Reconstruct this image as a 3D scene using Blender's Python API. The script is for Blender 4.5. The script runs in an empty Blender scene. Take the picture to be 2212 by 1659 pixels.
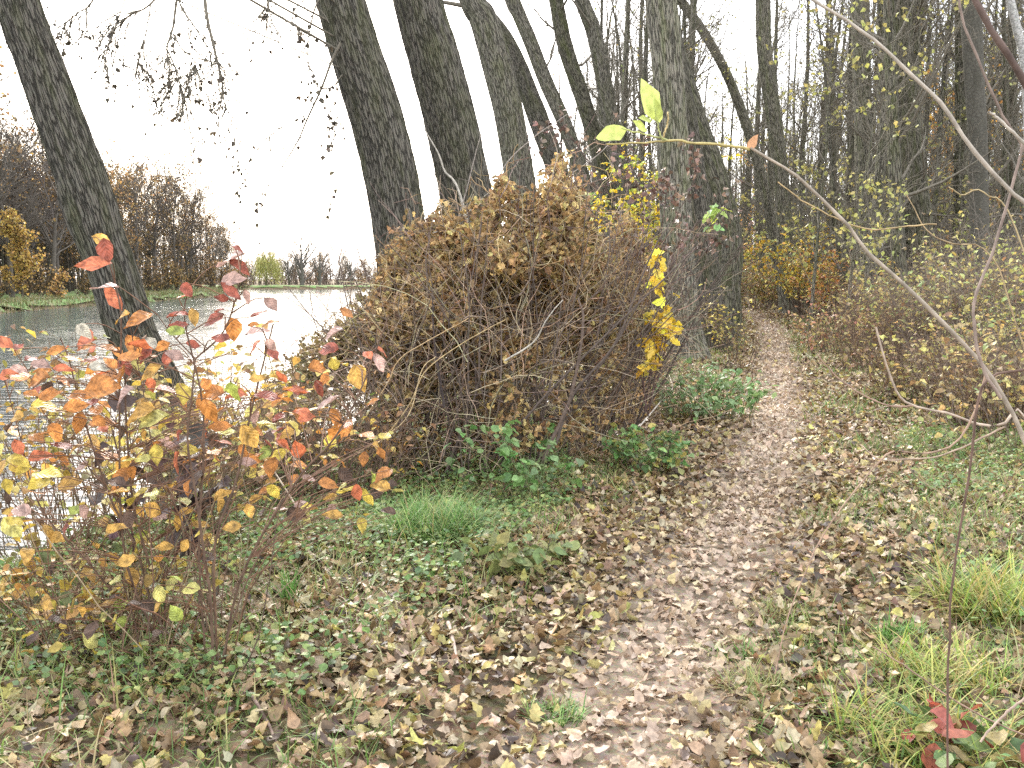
import bpy, math, random
import numpy as np

R = np.random.default_rng(7)
random.seed(7)
sc = bpy.context.scene
COL = sc.collection

# ------------------------------------------------------------------ camera
CAMZ = 1.55
FPX = 35.0 / 36.0 * 1024
PITCH = math.radians(6.25)
cam_d = bpy.data.cameras.new("camera")
cam_d.lens = 35.0
cam_d.sensor_width = 36.0
cam_d.clip_start = 0.05
cam_d.clip_end = 3000
cam = bpy.data.objects.new("camera", cam_d)
cam.location = (0, 0, CAMZ)
cam.rotation_euler = (math.radians(90) - PITCH, 0, 0)
COL.objects.link(cam)
sc.camera = cam

# ------------------------------------------------------------------ world, sun, exposure
SUN_EL, SUN_AZ = math.radians(30), math.radians(-16)      # azimuth from +Y towards +X
w = bpy.data.worlds.new("World")
sc.world = w
w.use_nodes = True
nt = w.node_tree
nt.nodes.clear()
sky = nt.nodes.new("ShaderNodeTexSky")
sky.sky_type = 'NISHITA'
sky.sun_disc = False
sky.sun_elevation = SUN_EL
sky.sun_rotation = SUN_AZ
sky.dust_density = 4.0
sky.air_density = 1.0
mixs = nt.nodes.new("ShaderNodeMix")
mixs.data_type = 'RGBA'
mixs.inputs[0].default_value = 0.62                        # overcast: most of the blue is veiled by cloud
mixs.inputs[7].default_value = (9.9, 10.3, 11.0, 1)
bg = nt.nodes.new("ShaderNodeBackground")
bg.inputs[1].default_value = 0.14
wo = nt.nodes.new("ShaderNodeOutputWorld")
nt.links.new(sky.outputs[0], mixs.inputs[6])
nt.links.new(mixs.outputs[2], bg.inputs[0])
nt.links.new(bg.outputs[0], wo.inputs[0])
sun_d = bpy.data.lights.new("sun", 'SUN')
sun_d.energy = 2.4
sun_d.angle = math.radians(14)
sun_d.color = (1.0, 0.97, 0.92)
sun = bpy.data.objects.new("sun", sun_d)
sun.rotation_euler = (math.radians(90) - SUN_EL, 0, math.pi - SUN_AZ)
sun.location = (-20, 30, 40)
COL.objects.link(sun)
sc.view_settings.view_transform = 'Standard'
sc.view_settings.look = 'None'
sc.view_settings.gamma = 1.0
sc.view_settings.exposure = 1.7
sc.cycles.max_bounces = 8
sc.cycles.diffuse_bounces = 6
sc.cycles.glossy_bounces = 3
sc.cycles.transmission_bounces = 3
sc.cycles.use_denoising = False

# ------------------------------------------------------------------ picture -> place helpers (photo read at 2212 x 1659)
K = 1024.0 / 2212.0
def ray(x, y):
    a = (x * K - 512) / FPX
    b = -(y * K - 384) / FPX
    return np.array([a, math.cos(PITCH) + b * math.sin(PITCH), -math.sin(PITCH) + b * math.cos(PITCH)])
def at(x, y, Y):
    d = ray(x, y)
    t = Y / d[1]
    return np.array([d[0] * t, Y, CAMZ + d[2] * t])
def metres(wd, Y):                                         # a width read off the photo, at distance Y
    return wd * K / FPX * Y

# ------------------------------------------------------------------ noise
_T = R.random((256, 256))
def vnoise(x, y):
    x = np.asarray(x, float); y = np.asarray(y, float)
    xi = np.floor(x).astype(int); yi = np.floor(y).astype(int)
    fx = x - xi; fy = y - yi
    fx = fx * fx * (3 - 2 * fx); fy = fy * fy * (3 - 2 * fy)
    g = lambda i, j: _T[i & 255, j & 255]
    return (g(xi, yi) * (1 - fx) + g(xi + 1, yi) * fx) * (1 - fy) + (g(xi, yi + 1) * (1 - fx) + g(xi + 1, yi + 1) * fx) * fy
def sstep(a, b, x):
    t = np.clip((np.asarray(x, float) - a) / (b - a), 0, 1)
    return t * t * (3 - 2 * t)

# ------------------------------------------------------------------ lie of the land
WATER = -1.15
FAR_Y = 188.0
def path_x(Y):
    return np.interp(Y, [-5, 0, 3.1, 4.1, 5.5, 7.3, 10.9, 16.2, 24, 31.5, 40, 50, 90],
                     [-1.0, -.35, .32, .68, 1.2, 1.8, 2.93, 4.33, 6.35, 8.1, 9.6, 10.4, 10])
def bank_x(Y):
    Y = np.asarray(Y, float)
    return -5.3 + .2 * np.minimum(Y, 36) + .04 * np.maximum(Y - 36, 0)
def far_x(Y):
    return -36.0 - np.clip(np.asarray(Y, float) - 120, 0, 200) * .2 + np.sin(np.asarray(Y, float) * .21) * .5
def wet(X, Y):
    X = np.asarray(X, float); Y = np.asarray(Y, float)
    return np.minimum(np.minimum(X - far_x(Y), bank_x(Y) - X), FAR_Y + np.sin(X * .17) * 1.2 - Y)
def land(X, Y):
    X = np.asarray(X, float); Y = np.asarray(Y, float)
    wv = wet(X, Y)
    near = X > bank_x(Y) - 4
    s = X - path_x(Y)
    base = np.where(near & (Y < FAR_Y - 10), (vnoise(X * .9, Y * .9) - .5) * .10 + (vnoise(X * 3, Y * 3) - .5) * .03
                    + .45 * sstep(1.3, 6.5, s) - .05 * np.exp(-(s / .5) ** 2), -.52 + (vnoise(X * .3, Y * .3) - .5) * .2)
    edge = np.where(near & (Y < FAR_Y - 10), 1.9, 1.3)
    drop = sstep(-edge, .9, wv)
    return base * (1 - drop) + drop * (-2.1)

# ------------------------------------------------------------------ mesh builder
class MB:
    def __init__(self):
        self.v = []; self.q = []; self.c = []; self.b = []; self.n = 0
    def add(self, v, q, c=None, b=None):
        v = np.asarray(v, np.float32).reshape(-1, 3)
        q = np.asarray(q, np.int64).reshape(-1, 4)
        self.v.append(v); self.q.append(q + self.n)
        if c is None: c = np.ones((len(v), 3), np.float32)
        self.c.append(np.asarray(c, np.float32).reshape(-1, 3))
        if b is None: b = np.zeros((len(v), 3), np.float32)
        self.b.append(np.asarray(b, np.float32).reshape(-1, 3))
        self.n += len(v)
        return self
    def mesh(self, name, mat, smooth=True):
        V = np.concatenate(self.v); Q = np.concatenate(self.q)
        me = bpy.data.meshes.new(name)
        me.vertices.add(len(V)); me.vertices.foreach_set('co', V.ravel())
        me.loops.add(len(Q) * 4); me.loops.foreach_set('vertex_index', Q.ravel().astype(np.int32))
        me.polygons.add(len(Q))
        me.polygons.foreach_set('loop_start', (np.arange(len(Q)) * 4).astype(np.int32))
        me.polygons.foreach_set('loop_total', np.full(len(Q), 4, np.int32))
        me.polygons.foreach_set('use_smooth', np.full(len(Q), smooth))
        a = me.attributes.new('tint', 'FLOAT_COLOR', 'POINT')
        C = np.concatenate(self.c); a.data.foreach_set('color', np.concatenate([C, np.ones((len(C), 1), np.float32)], 1).ravel())
        a = me.attributes.new('barkco', 'FLOAT_VECTOR', 'POINT')
        a.data.foreach_set('vector', np.concatenate(self.b).ravel())
        me.update(calc_edges=True)
        me.materials.append(mat)
        return me
    def obj(self, name, mat, parent=None, smooth=True):
        o = bpy.data.objects.new(name, self.mesh(name, mat, smooth))
        COL.objects.link(o)
        if parent is not None:
            o.parent = parent
        return o

def tag(o, label=None, cat=None, group=None, kind=None):
    if label: o['label'] = label
    if cat: o['category'] = cat
    if group: o['group'] = group
    if kind: o['kind'] = kind
    return o
def thing(name, label, cat, loc=(0, 0, 0), group=None):
    o = bpy.data.objects.new(name, None)
    COL.objects.link(o)
    o.location = loc
    o.empty_display_size = .3
    return tag(o, label, cat, group)
def copy_tree(root, loc, rz, s, label, cat, group):
    r = root.copy(); COL.objects.link(r)
    r.location = loc; r.rotation_euler = (0, 0, rz); r.scale = (s, s, s)
    tag(r, label, cat, group)
    for ch in list(root.children):
        c = ch.copy(); COL.objects.link(c); c.parent = r
    return r

def nrm(v):
    return v / (np.linalg.norm(v, axis=-1, keepdims=True) + 1e-9)
def rv(n):
    return nrm(R.normal(size=(n, 3)))

def tubes(mb, P, Rd, sides=4, col=None, bark=False, bump=None):
    """P [N,M,3] polylines, Rd [N,M] radii"""
    P = np.asarray(P, float); Rd = np.asarray(Rd, float)
    N, M, _ = P.shape
    T = nrm(np.gradient(P, axis=1))
    mt = nrm(T.mean(1))
    ref = np.where(np.abs(mt[:, :1]) < .8, np.array([[1., 0, 0]]), np.array([[0, 1., 0]]))
    ref = ref[:, None, :]
    n1 = nrm(ref - T * (ref * T).sum(-1, keepdims=True))
    n2 = np.cross(T, n1)
    th = np.arange(sides) * 2 * math.pi / sides
    L = np.concatenate([np.zeros((N, 1)), np.cumsum(np.linalg.norm(np.diff(P, axis=1), axis=-1), 1)], 1)
    rr = Rd[:, :, None] * np.ones(sides)
    if bump is not None:
        rr = rr * bump(L[:, :, None], th[None, None, :], rr)
    V = P[:, :, None, :] + rr[..., None] * (np.cos(th)[None, None, :, None] * n1[:, :, None, :] + np.sin(th)[None, None, :, None] * n2[:, :, None, :])
    i = np.arange(M - 1)[:, None]; j = np.arange(sides)[None, :]
    q = np.stack([i * sides + j, i * sides + (j + 1) % sides, (i + 1) * sides + (j + 1) % sides, (i + 1) * sides + j], -1).reshape(-1, 4)
    Q = (q[None] + (np.arange(N) * M * sides)[:, None, None]).reshape(-1, 4)
    c = None
    if col is not None:
        c = np.broadcast_to(np.asarray(col, float).reshape(-1, 1, 3) if np.ndim(col) > 1 else np.asarray(col, float), (N, M * sides, 3)).reshape(-1, 3)
    b = None
    if bark:
        rm = np.maximum(Rd.max(1), 1e-4)[:, None, None]
        b = np.stack([np.cos(th)[None, None, :] * rm + 0 * L[:, :, None], np.sin(th)[None, None, :] * rm + 0 * L[:, :, None],
                      L[:, :, None] + 0 * th[None, None, :] + R.random((N, 1, 1)) * 50], -1).reshape(-1, 3)
    mb.add(V.reshape(-1, 3), Q, c, b)

def grow(S, D, L, r0, r1, M=5, wig=.15, up=0.0):
    N = len(S)
    d = nrm(D); P = np.zeros((N, M, 3)); P[:, 0] = S
    for k in range(1, M):
        d = nrm(d + wig * R.normal(size=(N, 3)) + np.array([0, 0, up]))
        P[:, k] = P[:, k - 1] + d * (np.asarray(L)[:, None] / (M - 1))
    t = np.linspace(0, 1, M)[None]
    return P, np.asarray(r0)[:, None] * (1 - t) + np.asarray(r1)[:, None] * t
def spawn(P, Rd, k, t0, t1, ang, ratio, rratio, taper=.5, flat=False):
    N, M, _ = P.shape
    idx = np.repeat(np.arange(N), k)
    t = R.uniform(t0, t1, N * k)
    f = t * (M - 1); i = np.minimum(f.astype(int), M - 2); fr = (f - i)[:, None]
    S = P[idx, i] * (1 - fr) + P[idx, i + 1] * fr
    T = nrm(P[idx, i + 1] - P[idx, i])
    per = nrm(np.cross(T, rv(N * k)))
    a = np.radians(R.normal(ang, 12, N * k))[:, None]
    D = T * np.cos(a) + per * np.sin(a)
    Lp = np.linalg.norm(np.diff(P, axis=1), axis=-1).sum(1)[idx]
    L = Lp * ratio * (1 - taper * t) * R.uniform(.6, 1.25, N * k)
    rp = Rd[idx, i] * rratio
    return S, D, L, rp

# ------------------------------------------------------------------ leaves
LEAF = {
    'ovate': np.array([[0, .04], [.12, .55], [.32, .95], [.55, .95], [.78, .55], [.92, .2], [1, .02]]),
    'poplar': np.array([[0, .1], [.1, .7], [.25, 1.0], [.45, .85], [.65, .6], [.85, .25], [1, .02]]),
    'lobed': np.array([[0, .1], [.1, .75], [.28, .6], [.42, 1.05], [.58, .5], [.74, .62], [1, .04]]),
    'simple': np.array([[0, .1], [.45, 1.0], [1, .05]]),
}
def leaves(mb, P, L, D, Nn, col, shape='ovate', width=.34, fold=(.1, .5), curl=(-.6, .8), twist=.5, jit=.02, colvar=.12):
    """P leaf base points, L lengths, D axis directions, Nn face normals, col [N,3]"""
    N = len(P)
    if N == 0: return
    D = nrm(D); Nn = nrm(Nn - D * (Nn * D).sum(-1, keepdims=True)); U = np.cross(D, Nn)
    tp = LEAF[shape]; m = len(tp)
    v = tp[:, 0]; hw = tp[:, 1]
    fo = R.uniform(*fold, N)[:, None, None]; cu = R.uniform(*curl, N)[:, None, None]; tw = R.uniform(-twist, twist, N)[:, None, None]
    wd = width * R.uniform(.85, 1.15, N)[:, None, None]
    us = np.array([-1, 0, 1.])[None, None, :]
    asym = 1 + R.uniform(-.18, .18, (N, m, 3)) * (shape != 'simple')
    u = us * hw[None, :, None] * wd * asym
    vv = v[None, :, None] + R.uniform(-.03, .03, (N, m, 3)) + 0 * u
    z = fo * np.abs(u) + cu * (vv ** 2) * .8 + tw * u * (vv - .3) + R.normal(0, jit, (N, m, 3))
    ph = R.uniform(0, 6.28, N)[:, None, None]
    z = z + jit * 1.6 * np.sin(vv * 9 + us * 2.2 + ph)
    V = P[:, None, None, :] + L[:, None, None, None] * (U[:, None, None, :] * u[..., None] + D[:, None, None, :] * vv[..., None] + Nn[:, None, None, :] * z[..., None])
    i = np.arange(m - 1)[:, None]; j = np.arange(2)[None, :]
    q = np.stack([i * 3 + j, i * 3 + j + 1, (i + 1) * 3 + j + 1, (i + 1) * 3 + j], -1).reshape(-1, 4)
    Q = (q[None] + (np.arange(N) * m * 3)[:, None, None]).reshape(-1, 4)
    c = np.asarray(col)[:, None, None, :] * (1 + R.normal(0, colvar, (N, m, 3, 1)))
    bco = np.stack([np.broadcast_to(us, vv.shape), vv + R.uniform(0, .05, (N, 1, 1)), np.broadcast_to(hw[None, :, None], vv.shape)], -1)
    mb.add(V.reshape(-1, 3), Q, np.clip(c, 0.01, .95).reshape(-1, 3), bco.reshape(-1, 3))

def pick(pal, n, w=None, var=.15):
    pal = np.asarray(pal, float)
    i = R.choice(len(pal), n, p=None if w is None else np.asarray(w) / np.sum(w))
    return np.clip(pal[i] * np.exp(R.normal(0, var, (n, 1))) * (1 + R.normal(0, .06, (n, 3))), .01, .9)

def blades(mb, P, L, col, width=.006, lean=.6, curve=.8, M=5):
    N = len(P)
    az = R.uniform(0, 6.283, N)
    h = np.stack([np.cos(az), np.sin(az), 0 * az], -1)
    side = np.stack([-np.sin(az), np.cos(az), 0 * az], -1)
    ln = R.uniform(.05, lean, N)[:, None]; cv = R.uniform(.2, 1, N)[:, None] * curve
    t = np.linspace(0, 1, M)
    pts = np.zeros((N, M, 3)); pts[:, 0] = P
    for k in range(1, M):
        ang = ln + cv * t[k] * 1.6
        d = np.sin(ang) * h + np.cos(ang) * np.array([0, 0, 1.])
        pts[:, k] = pts[:, k - 1] + d * (L[:, None] / (M - 1))
    wv = width * (1 - t ** 1.5 * .93)[None, :, None] * R.uniform(.6, 1.3, N)[:, None, None]
    V = np.stack([pts - side[:, None] * wv, pts + side[:, None] * wv], 2)
    i = np.arange(M - 1)
    q = np.stack([i * 2, i * 2 + 1, i * 2 + 3, i * 2 + 2], -1)
    Q = (q[None] + (np.arange(N) * M * 2)[:, None, None]).reshape(-1, 4)
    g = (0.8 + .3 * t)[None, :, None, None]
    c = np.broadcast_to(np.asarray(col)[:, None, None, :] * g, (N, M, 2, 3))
    mb.add(V.reshape(-1, 3), Q, np.clip(c, .005, .9).reshape(-1, 3))

# ------------------------------------------------------------------ materials
def new_mat(name):
    m = bpy.data.materials.new(name); m.use_nodes = True
    t = m.node_tree; t.nodes.clear()
    o = t.nodes.new("ShaderNodeOutputMaterial")
    return m, t, o
def N_(t, kind, **kw):
    n = t.nodes.new(kind)
    for k, v in kw.items():
        if k.startswith('i_'): n.inputs[k[2:].replace('_', ' ')].default_value = v
        else: setattr(n, k, v)
    return n
def leaf_mat(name, transl=.35, rough=.55, spec=.35, mott=.25, scale=60, veins=0.0):
    m, t, o = new_mat(name)
    a = N_(t, "ShaderNodeAttribute", attribute_name='tint')
    tc = N_(t, "ShaderNodeTexCoord")
    nz = N_(t, "ShaderNodeTexNoise"); nz.inputs['Scale'].default_value = scale; nz.inputs['Detail'].default_value = 3
    t.links.new(tc.outputs['Object'], nz.inputs['Vector'])
    mr = N_(t, "ShaderNodeMapRange"); mr.inputs[1].default_value = .3; mr.inputs[2].default_value = .7
    mr.inputs[3].default_value = 1 - mott; mr.inputs[4].default_value = 1 + mott
    t.links.new(nz.outputs['Fac'], mr.inputs[0])
    mul = N_(t, "ShaderNodeVectorMath", operation='SCALE')
    t.links.new(a.outputs['Color'], mul.inputs[0]); t.links.new(mr.outputs[0], mul.inputs['Scale'])
    p = N_(t, "ShaderNodeBsdfPrincipled"); p.inputs['Roughness'].default_value = rough; p.inputs['Specular IOR Level'].default_value = spec
    if veins:                                             # midrib and side veins, drawn along each leaf's own axes
        b = N_(t, "ShaderNodeAttribute", attribute_name='barkco')
        sx = N_(t, "ShaderNodeSeparateXYZ"); t.links.new(b.outputs['Vector'], sx.inputs[0])
        ab = N_(t, "ShaderNodeMath", operation='ABSOLUTE'); t.links.new(sx.outputs[0], ab.inputs[0])
        m1 = N_(t, "ShaderNodeMath", operation='MULTIPLY_ADD'); m1.inputs[1].default_value = -.32
        t.links.new(ab.outputs[0], m1.inputs[0]); t.links.new(sx.outputs[1], m1.inputs[2])
        m2 = N_(t, "ShaderNodeMath", operation='MULTIPLY'); m2.inputs[1].default_value = 40; t.links.new(m1.outputs[0], m2.inputs[0])
        m3 = N_(t, "ShaderNodeMath", operation='SINE'); t.links.new(m2.outputs[0], m3.inputs[0])
        mid = N_(t, "ShaderNodeMapRange"); mid.inputs[1].default_value = 0; mid.inputs[2].default_value = .09; mid.inputs[3].default_value = -1; mid.inputs[4].default_value = 0
        t.links.new(ab.outputs[0], mid.inputs[0])
        m4 = N_(t, "ShaderNodeMath", operation='ADD'); t.links.new(m3.outputs[0], m4.inputs[0]); t.links.new(mid.outputs[0], m4.inputs[1])
        bp = N_(t, "ShaderNodeBump"); bp.inputs['Distance'].default_value = .0012; bp.inputs['Strength'].default_value = veins
        t.links.new(m4.outputs[0], bp.inputs['Height']); t.links.new(bp.outputs[0], p.inputs['Normal'])
        m5 = N_(t, "ShaderNodeMapRange"); m5.inputs[1].default_value = -2; m5.inputs[2].default_value = 1; m5.inputs[3].default_value = .72; m5.inputs[4].default_value = 1.08
        t.links.new(m4.outputs[0], m5.inputs[0])
        mu2 = N_(t, "ShaderNodeVectorMath", operation='SCALE'); t.links.new(mul.outputs[0], mu2.inputs[0]); t.links.new(m5.outputs[0], mu2.inputs['Scale'])
        mul = mu2
    t.links.new(mul.outputs[0], p.inputs['Base Color'])
    tr = N_(t, "ShaderNodeBsdfTranslucent"); t.links.new(mul.outputs[0], tr.inputs['Color'])
    mx = N_(t, "ShaderNodeMixShader"); mx.inputs[0].default_value = transl
    t.links.new(p.outputs[0], mx.inputs[1]); t.links.new(tr.outputs[0], mx.inputs[2])
    t.links.new(mx.outputs[0], o.inputs[0])
    return m
def bark_mat(name, dark, light, moss, moss_amt=.5, sc_=(24, 24, 4.6), bump=.03, ridge=1.0):
    m, t, o = new_mat(name)
    a = N_(t, "ShaderNodeAttribute", attribute_name='barkco')
    mp = N_(t, "ShaderNodeMapping"); mp.inputs['Scale'].default_value = sc_
    t.links.new(a.outputs['Vector'], mp.inputs['Vector'])
    nz0 = N_(t, "ShaderNodeTexNoise"); nz0.inputs['Scale'].default_value = 1.6; nz0.inputs['Detail'].default_value = 3
    t.links.new(mp.outputs[0], nz0.inputs['Vector'])
    ad = N_(t, "ShaderNodeVectorMath", operation='MULTIPLY_ADD')
    ad.inputs[1].default_value = (.9, .9, .9)
    t.links.new(nz0.outputs['Color'], ad.inputs[0]); t.links.new(mp.outputs[0], ad.inputs[2])
    vo = N_(t, "ShaderNodeTexVoronoi", feature='DISTANCE_TO_EDGE'); vo.inputs['Scale'].default_value = 1.0
    t.links.new(ad.outputs[0], vo.inputs['Vector'])
    fine = N_(t, "ShaderNodeTexNoise"); fine.inputs['Scale'].default_value = 4; fine.inputs['Detail'].default_value = 6; fine.inputs['Roughness'].default_value = .65
    t.links.new(mp.outputs[0], fine.inputs['Vector'])
    cr = N_(t, "ShaderNodeMapRange"); cr.inputs[1].default_value = 0.0; cr.inputs[2].default_value = .14
    t.links.new(vo.outputs['Distance'], cr.inputs[0])
    hsum = N_(t, "ShaderNodeMath", operation='MULTIPLY_ADD'); hsum.inputs[1].default_value = .55
    t.links.new(fine.outputs['Fac'], hsum.inputs[0]); t.links.new(cr.outputs[0], hsum.inputs[2])
    c1 = N_(t, "ShaderNodeMix", data_type='RGBA')
    c1.inputs[6].default_value = (*dark, 1); c1.inputs[7].default_value = (*light, 1)
    f2 = N_(t, "ShaderNodeMapRange"); f2.inputs[1].default_value = .25; f2.inputs[2].default_value = 1.35
    t.links.new(hsum.outputs[0], f2.inputs[0]); t.links.new(f2.outputs[0], c1.inputs[0])
    big = N_(t, "ShaderNodeTexNoise"); big.inputs['Scale'].default_value = 1.7; big.inputs['Detail'].default_value = 5; big.inputs['Roughness'].default_value = .6
    bm = N_(t, "ShaderNodeMapping"); bm.inputs['Scale'].default_value = (2.5, 2.5, .8)
    t.links.new(a.outputs['Vector'], bm.inputs['Vector']); t.links.new(bm.outputs[0], big.inputs['Vector'])
    mm = N_(t, "ShaderNodeMapRange"); mm.inputs[1].default_value = .45; mm.inputs[2].default_value = .68; mm.inputs[4].default_value = moss_amt
    t.links.new(big.outputs['Fac'], mm.inputs[0])
    c2 = N_(t, "ShaderNodeMix", data_type='RGBA'); c2.inputs[7].default_value = (*moss, 1)
    t.links.new(mm.outputs[0], c2.inputs[0]); t.links.new(c1.outputs[2], c2.inputs[6])
    c3 = N_(t, "ShaderNodeMix", data_type='RGBA', blend_type='MULTIPLY'); c3.inputs[0].default_value = .35
    t.links.new(c2.outputs[2], c3.inputs[6]); t.links.new(fine.outputs['Color'], c3.inputs[7])
    p = N_(t, "ShaderNodeBsdfPrincipled"); p.inputs['Roughness'].default_value = .9; p.inputs['Specular IOR Level'].default_value = .15
    bp = N_(t, "ShaderNodeBump"); bp.inputs['Distance'].default_value = bump; bp.inputs['Strength'].default_value = ridge
    t.links.new(hsum.outputs[0], bp.inputs['Height'])
    t.links.new(c3.outputs[2], p.inputs['Base Color']); t.links.new(bp.outputs[0], p.inputs['Normal'])
    t.links.new(p.outputs[0], o.inputs[0])
    return m
def tint_mat(name, rough=.8, var=.35, scale=30, spec=.2):
    m, t, o = new_mat(name)
    a = N_(t, "ShaderNodeAttribute", attribute_name='tint')
    tc = N_(t, "ShaderNodeTexCoord")
    nz = N_(t, "ShaderNodeTexNoise"); nz.inputs['Scale'].default_value = scale; nz.inputs['Detail'].default_value = 4
    t.links.new(tc.outputs['Object'], nz.inputs['Vector'])
    mr = N_(t, "ShaderNodeMapRange"); mr.inputs[1].default_value = .3; mr.inputs[2].default_value = .7
    mr.inputs[3].default_value = 1 - var; mr.inputs[4].default_value = 1 + var
    t.links.new(nz.outputs['Fac'], mr.inputs[0])
    mul = N_(t, "ShaderNodeVectorMath", operation='SCALE')
    t.links.new(a.outputs['Color'], mul.inputs[0]); t.links.new(mr.outputs[0], mul.inputs['Scale'])
    p = N_(t, "ShaderNodeBsdfPrincipled"); p.inputs['Roughness'].default_value = rough; p.inputs['Specular IOR Level'].default_value = spec
    t.links.new(mul.outputs[0], p.inputs['Base Color']); t.links.new(p.outputs[0], o.inputs[0])
    return m
def ground_mat(name, cols, scale=9.0, bump=.03):
    m, t, o = new_mat(name)
    tc = N_(t, "ShaderNodeTexCoord")
    vo = N_(t, "ShaderNodeTexVoronoi"); vo.inputs['Scale'].default_value = scale
    t.links.new(tc.outputs['Object'], vo.inputs['Vector'])
    sp = N_(t, "ShaderNodeSeparateColor"); t.links.new(vo.outputs['Color'], sp.inputs[0])
    rp = N_(t, "ShaderNodeValToRGB")
    e = rp.color_ramp.elements
    while len(e) < len(cols): e.new(.5)
    for k, c in enumerate(cols):
        e[k].position = k / (len(cols) - 1); e[k].color = (*c, 1)
    t.links.new(sp.outputs[0], rp.inputs[0])
    nz = N_(t, "ShaderNodeTexNoise"); nz.inputs['Scale'].default_value = scale * 4; nz.inputs['Detail'].default_value = 5
    t.links.new(tc.outputs['Object'], nz.inputs['Vector'])
    mx = N_(t, "ShaderNodeMix", data_type='RGBA', blend_type='OVERLAY'); mx.inputs[0].default_value = .5
    t.links.new(rp.outputs[0], mx.inputs[6]); t.links.new(nz.outputs['Color'], mx.inputs[7])
    hs = N_(t, "ShaderNodeHueSaturation"); hs.inputs['Saturation'].default_value = .9
    t.links.new(mx.outputs[2], hs.inputs['Color'])
    p = N_(t, "ShaderNodeBsdfPrincipled"); p.inputs['Roughness'].default_value = .95; p.inputs['Specular IOR Level'].default_value = .1
    bp = N_(t, "ShaderNodeBump"); bp.inputs['Distance'].default_value = bump; bp.inputs['Strength'].default_value = .8
    t.links.new(nz.outputs['Fac'], bp.inputs['Height'])
    t.links.new(hs.outputs[0], p.inputs['Base Color']); t.links.new(bp.outputs[0], p.inputs['Normal']); t.links.new(p.outputs[0], o.inputs[0])
    return m
def water_mat():
    m, t, o = new_mat("river_water")
    tc = N_(t, "ShaderNodeTexCoord")
    mp = N_(t, "ShaderNodeMapping"); mp.inputs['Scale'].default_value = (.9, 2.6, 1); mp.inputs['Rotation'].default_value = (0, 0, .25)
    t.links.new(tc.outputs['Object'], mp.inputs['Vector'])
    n1 = N_(t, "ShaderNodeTexNoise"); n1.inputs['Scale'].default_value = 1.5; n1.inputs['Detail'].default_value = 3; n1.inputs['Roughness'].default_value = .5
    t.links.new(mp.outputs[0], n1.inputs['Vector'])
    n2 = N_(t, "ShaderNodeTexNoise"); n2.inputs['Scale'].default_value = .08; n2.inputs['Detail'].default_value = 2
    t.links.new(tc.outputs['Object'], n2.inputs['Vector'])
    ml = N_(t, "ShaderNodeMath", operation='MULTIPLY'); t.links.new(n1.outputs['Fac'], ml.inputs[0]); t.links.new(n2.outputs['Fac'], ml.inputs[1])
    bp = N_(t, "ShaderNodeBump"); bp.inputs['Distance'].default_value = .085; bp.inputs['Strength'].default_value = 1.0
    t.links.new(ml.outputs[0], bp.inputs['Height'])
    p = N_(t, "ShaderNodeBsdfPrincipled")
    p.inputs['Base Color'].default_value = (.035, .05, .06, 1); p.inputs['Roughness'].default_value = .07; p.inputs['IOR'].default_value = 1.33
    p.inputs['Specular IOR Level'].default_value = .5
    t.links.new(bp.outputs[0], p.inputs['Normal']); t.links.new(p.outputs[0], o.inputs[0])
    return m

M_leaf = leaf_mat('leaf', .38, .5, .4)
M_bigleaf = leaf_mat('dogwood_leaf', .34, .5, .4, .5, 42, .8)
M_vine = leaf_mat('withered_vine_leaf', .42, .55, .35, .35, 45)
M_dry = leaf_mat('dry_leaf', .22, .5, .45, .3, 45)
M_grass = leaf_mat('grass_blade', .35, .5, .35, .15, 20)
M_twig = tint_mat('twig')
M_far = tint_mat('far_twig', .9, .2, 2, .1)
M_bark = bark_mat('poplar_bark', (.04, .035, .027), (.18, .16, .125), (.105, .108, .045), .6)
M_bark_green = bark_mat('mossy_bark', (.045, .04, .03), (.21, .19, .14), (.125, .135, .05), .75, (17, 17, 3.4), .03)
M_bark_far = bark_mat('wood_bark', (.06, .054, .042), (.3, .27, .205), (.18, .19, .085), .65, (17, 17, 3.2), .03)
M_bark_mid = bark_mat('leaning_bark', (.05, .044, .034), (.24, .215, .165), (.13, .135, .055), .6, (17, 17, 3.4), .03)
M_bark_smooth = bark_mat('smooth_bark', (.07, .062, .05), (.13, .12, .095), (.06, .055, .04), .6, (8, 8, 16), .004, .3)
M_bark_pale = bark_mat('birch_bark', (.2, .19, .17), (.5, .48, .44), (.2, .18, .15), .5, (6, 6, 18), .004, .3)
M_ground = ground_mat('forest_floor', [(.05, .035, .02), (.12, .08, .045), (.2, .13, .075), (.09, .085, .035), (.27, .19, .11)])
M_path = ground_mat('trodden_earth', [(.15, .11, .07), (.22, .165, .11), (.3, .23, .16)], 16, .012)
M_meadow = ground_mat('bank_grass', [(.09, .17, .04), (.13, .21, .05), (.16, .21, .07), (.18, .17, .08)], 2.2, .05)
M_water = water_mat()

# ------------------------------------------------------------------ the setting: ground, path, river, far bank
def sheet(name, xs, ys, zf, mat, kind='structure', keep=None):
    X, Y = np.meshgrid(xs, ys)
    Z = zf(X, Y)
    n = len(xs)
    i = np.arange(len(ys) - 1)[:, None]; j = np.arange(n - 1)[None, :]
    q = np.stack([i * n + j, i * n + j + 1, (i + 1) * n + j + 1, (i + 1) * n + j], -1).reshape(-1, 4)
    if keep is not None:
        k = keep(X, Y).ravel(); q = q[k[q].all(1)]
    mb = MB().add(np.stack([X, Y, Z], -1).reshape(-1, 3), q)
    return tag(mb.obj(name, mat), kind=kind)
def spaced(*seg):
    out = []
    for a, b, s in seg: out.append(np.arange(a, b, s))
    return np.concatenate(out)
xs = spaced((-400, -120, 40), (-120, -32, 1.5), (-32, -8, 2), (-8, 12, .16), (12, 30, .8), (30, 60, 3), (60, 401, 34))
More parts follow.
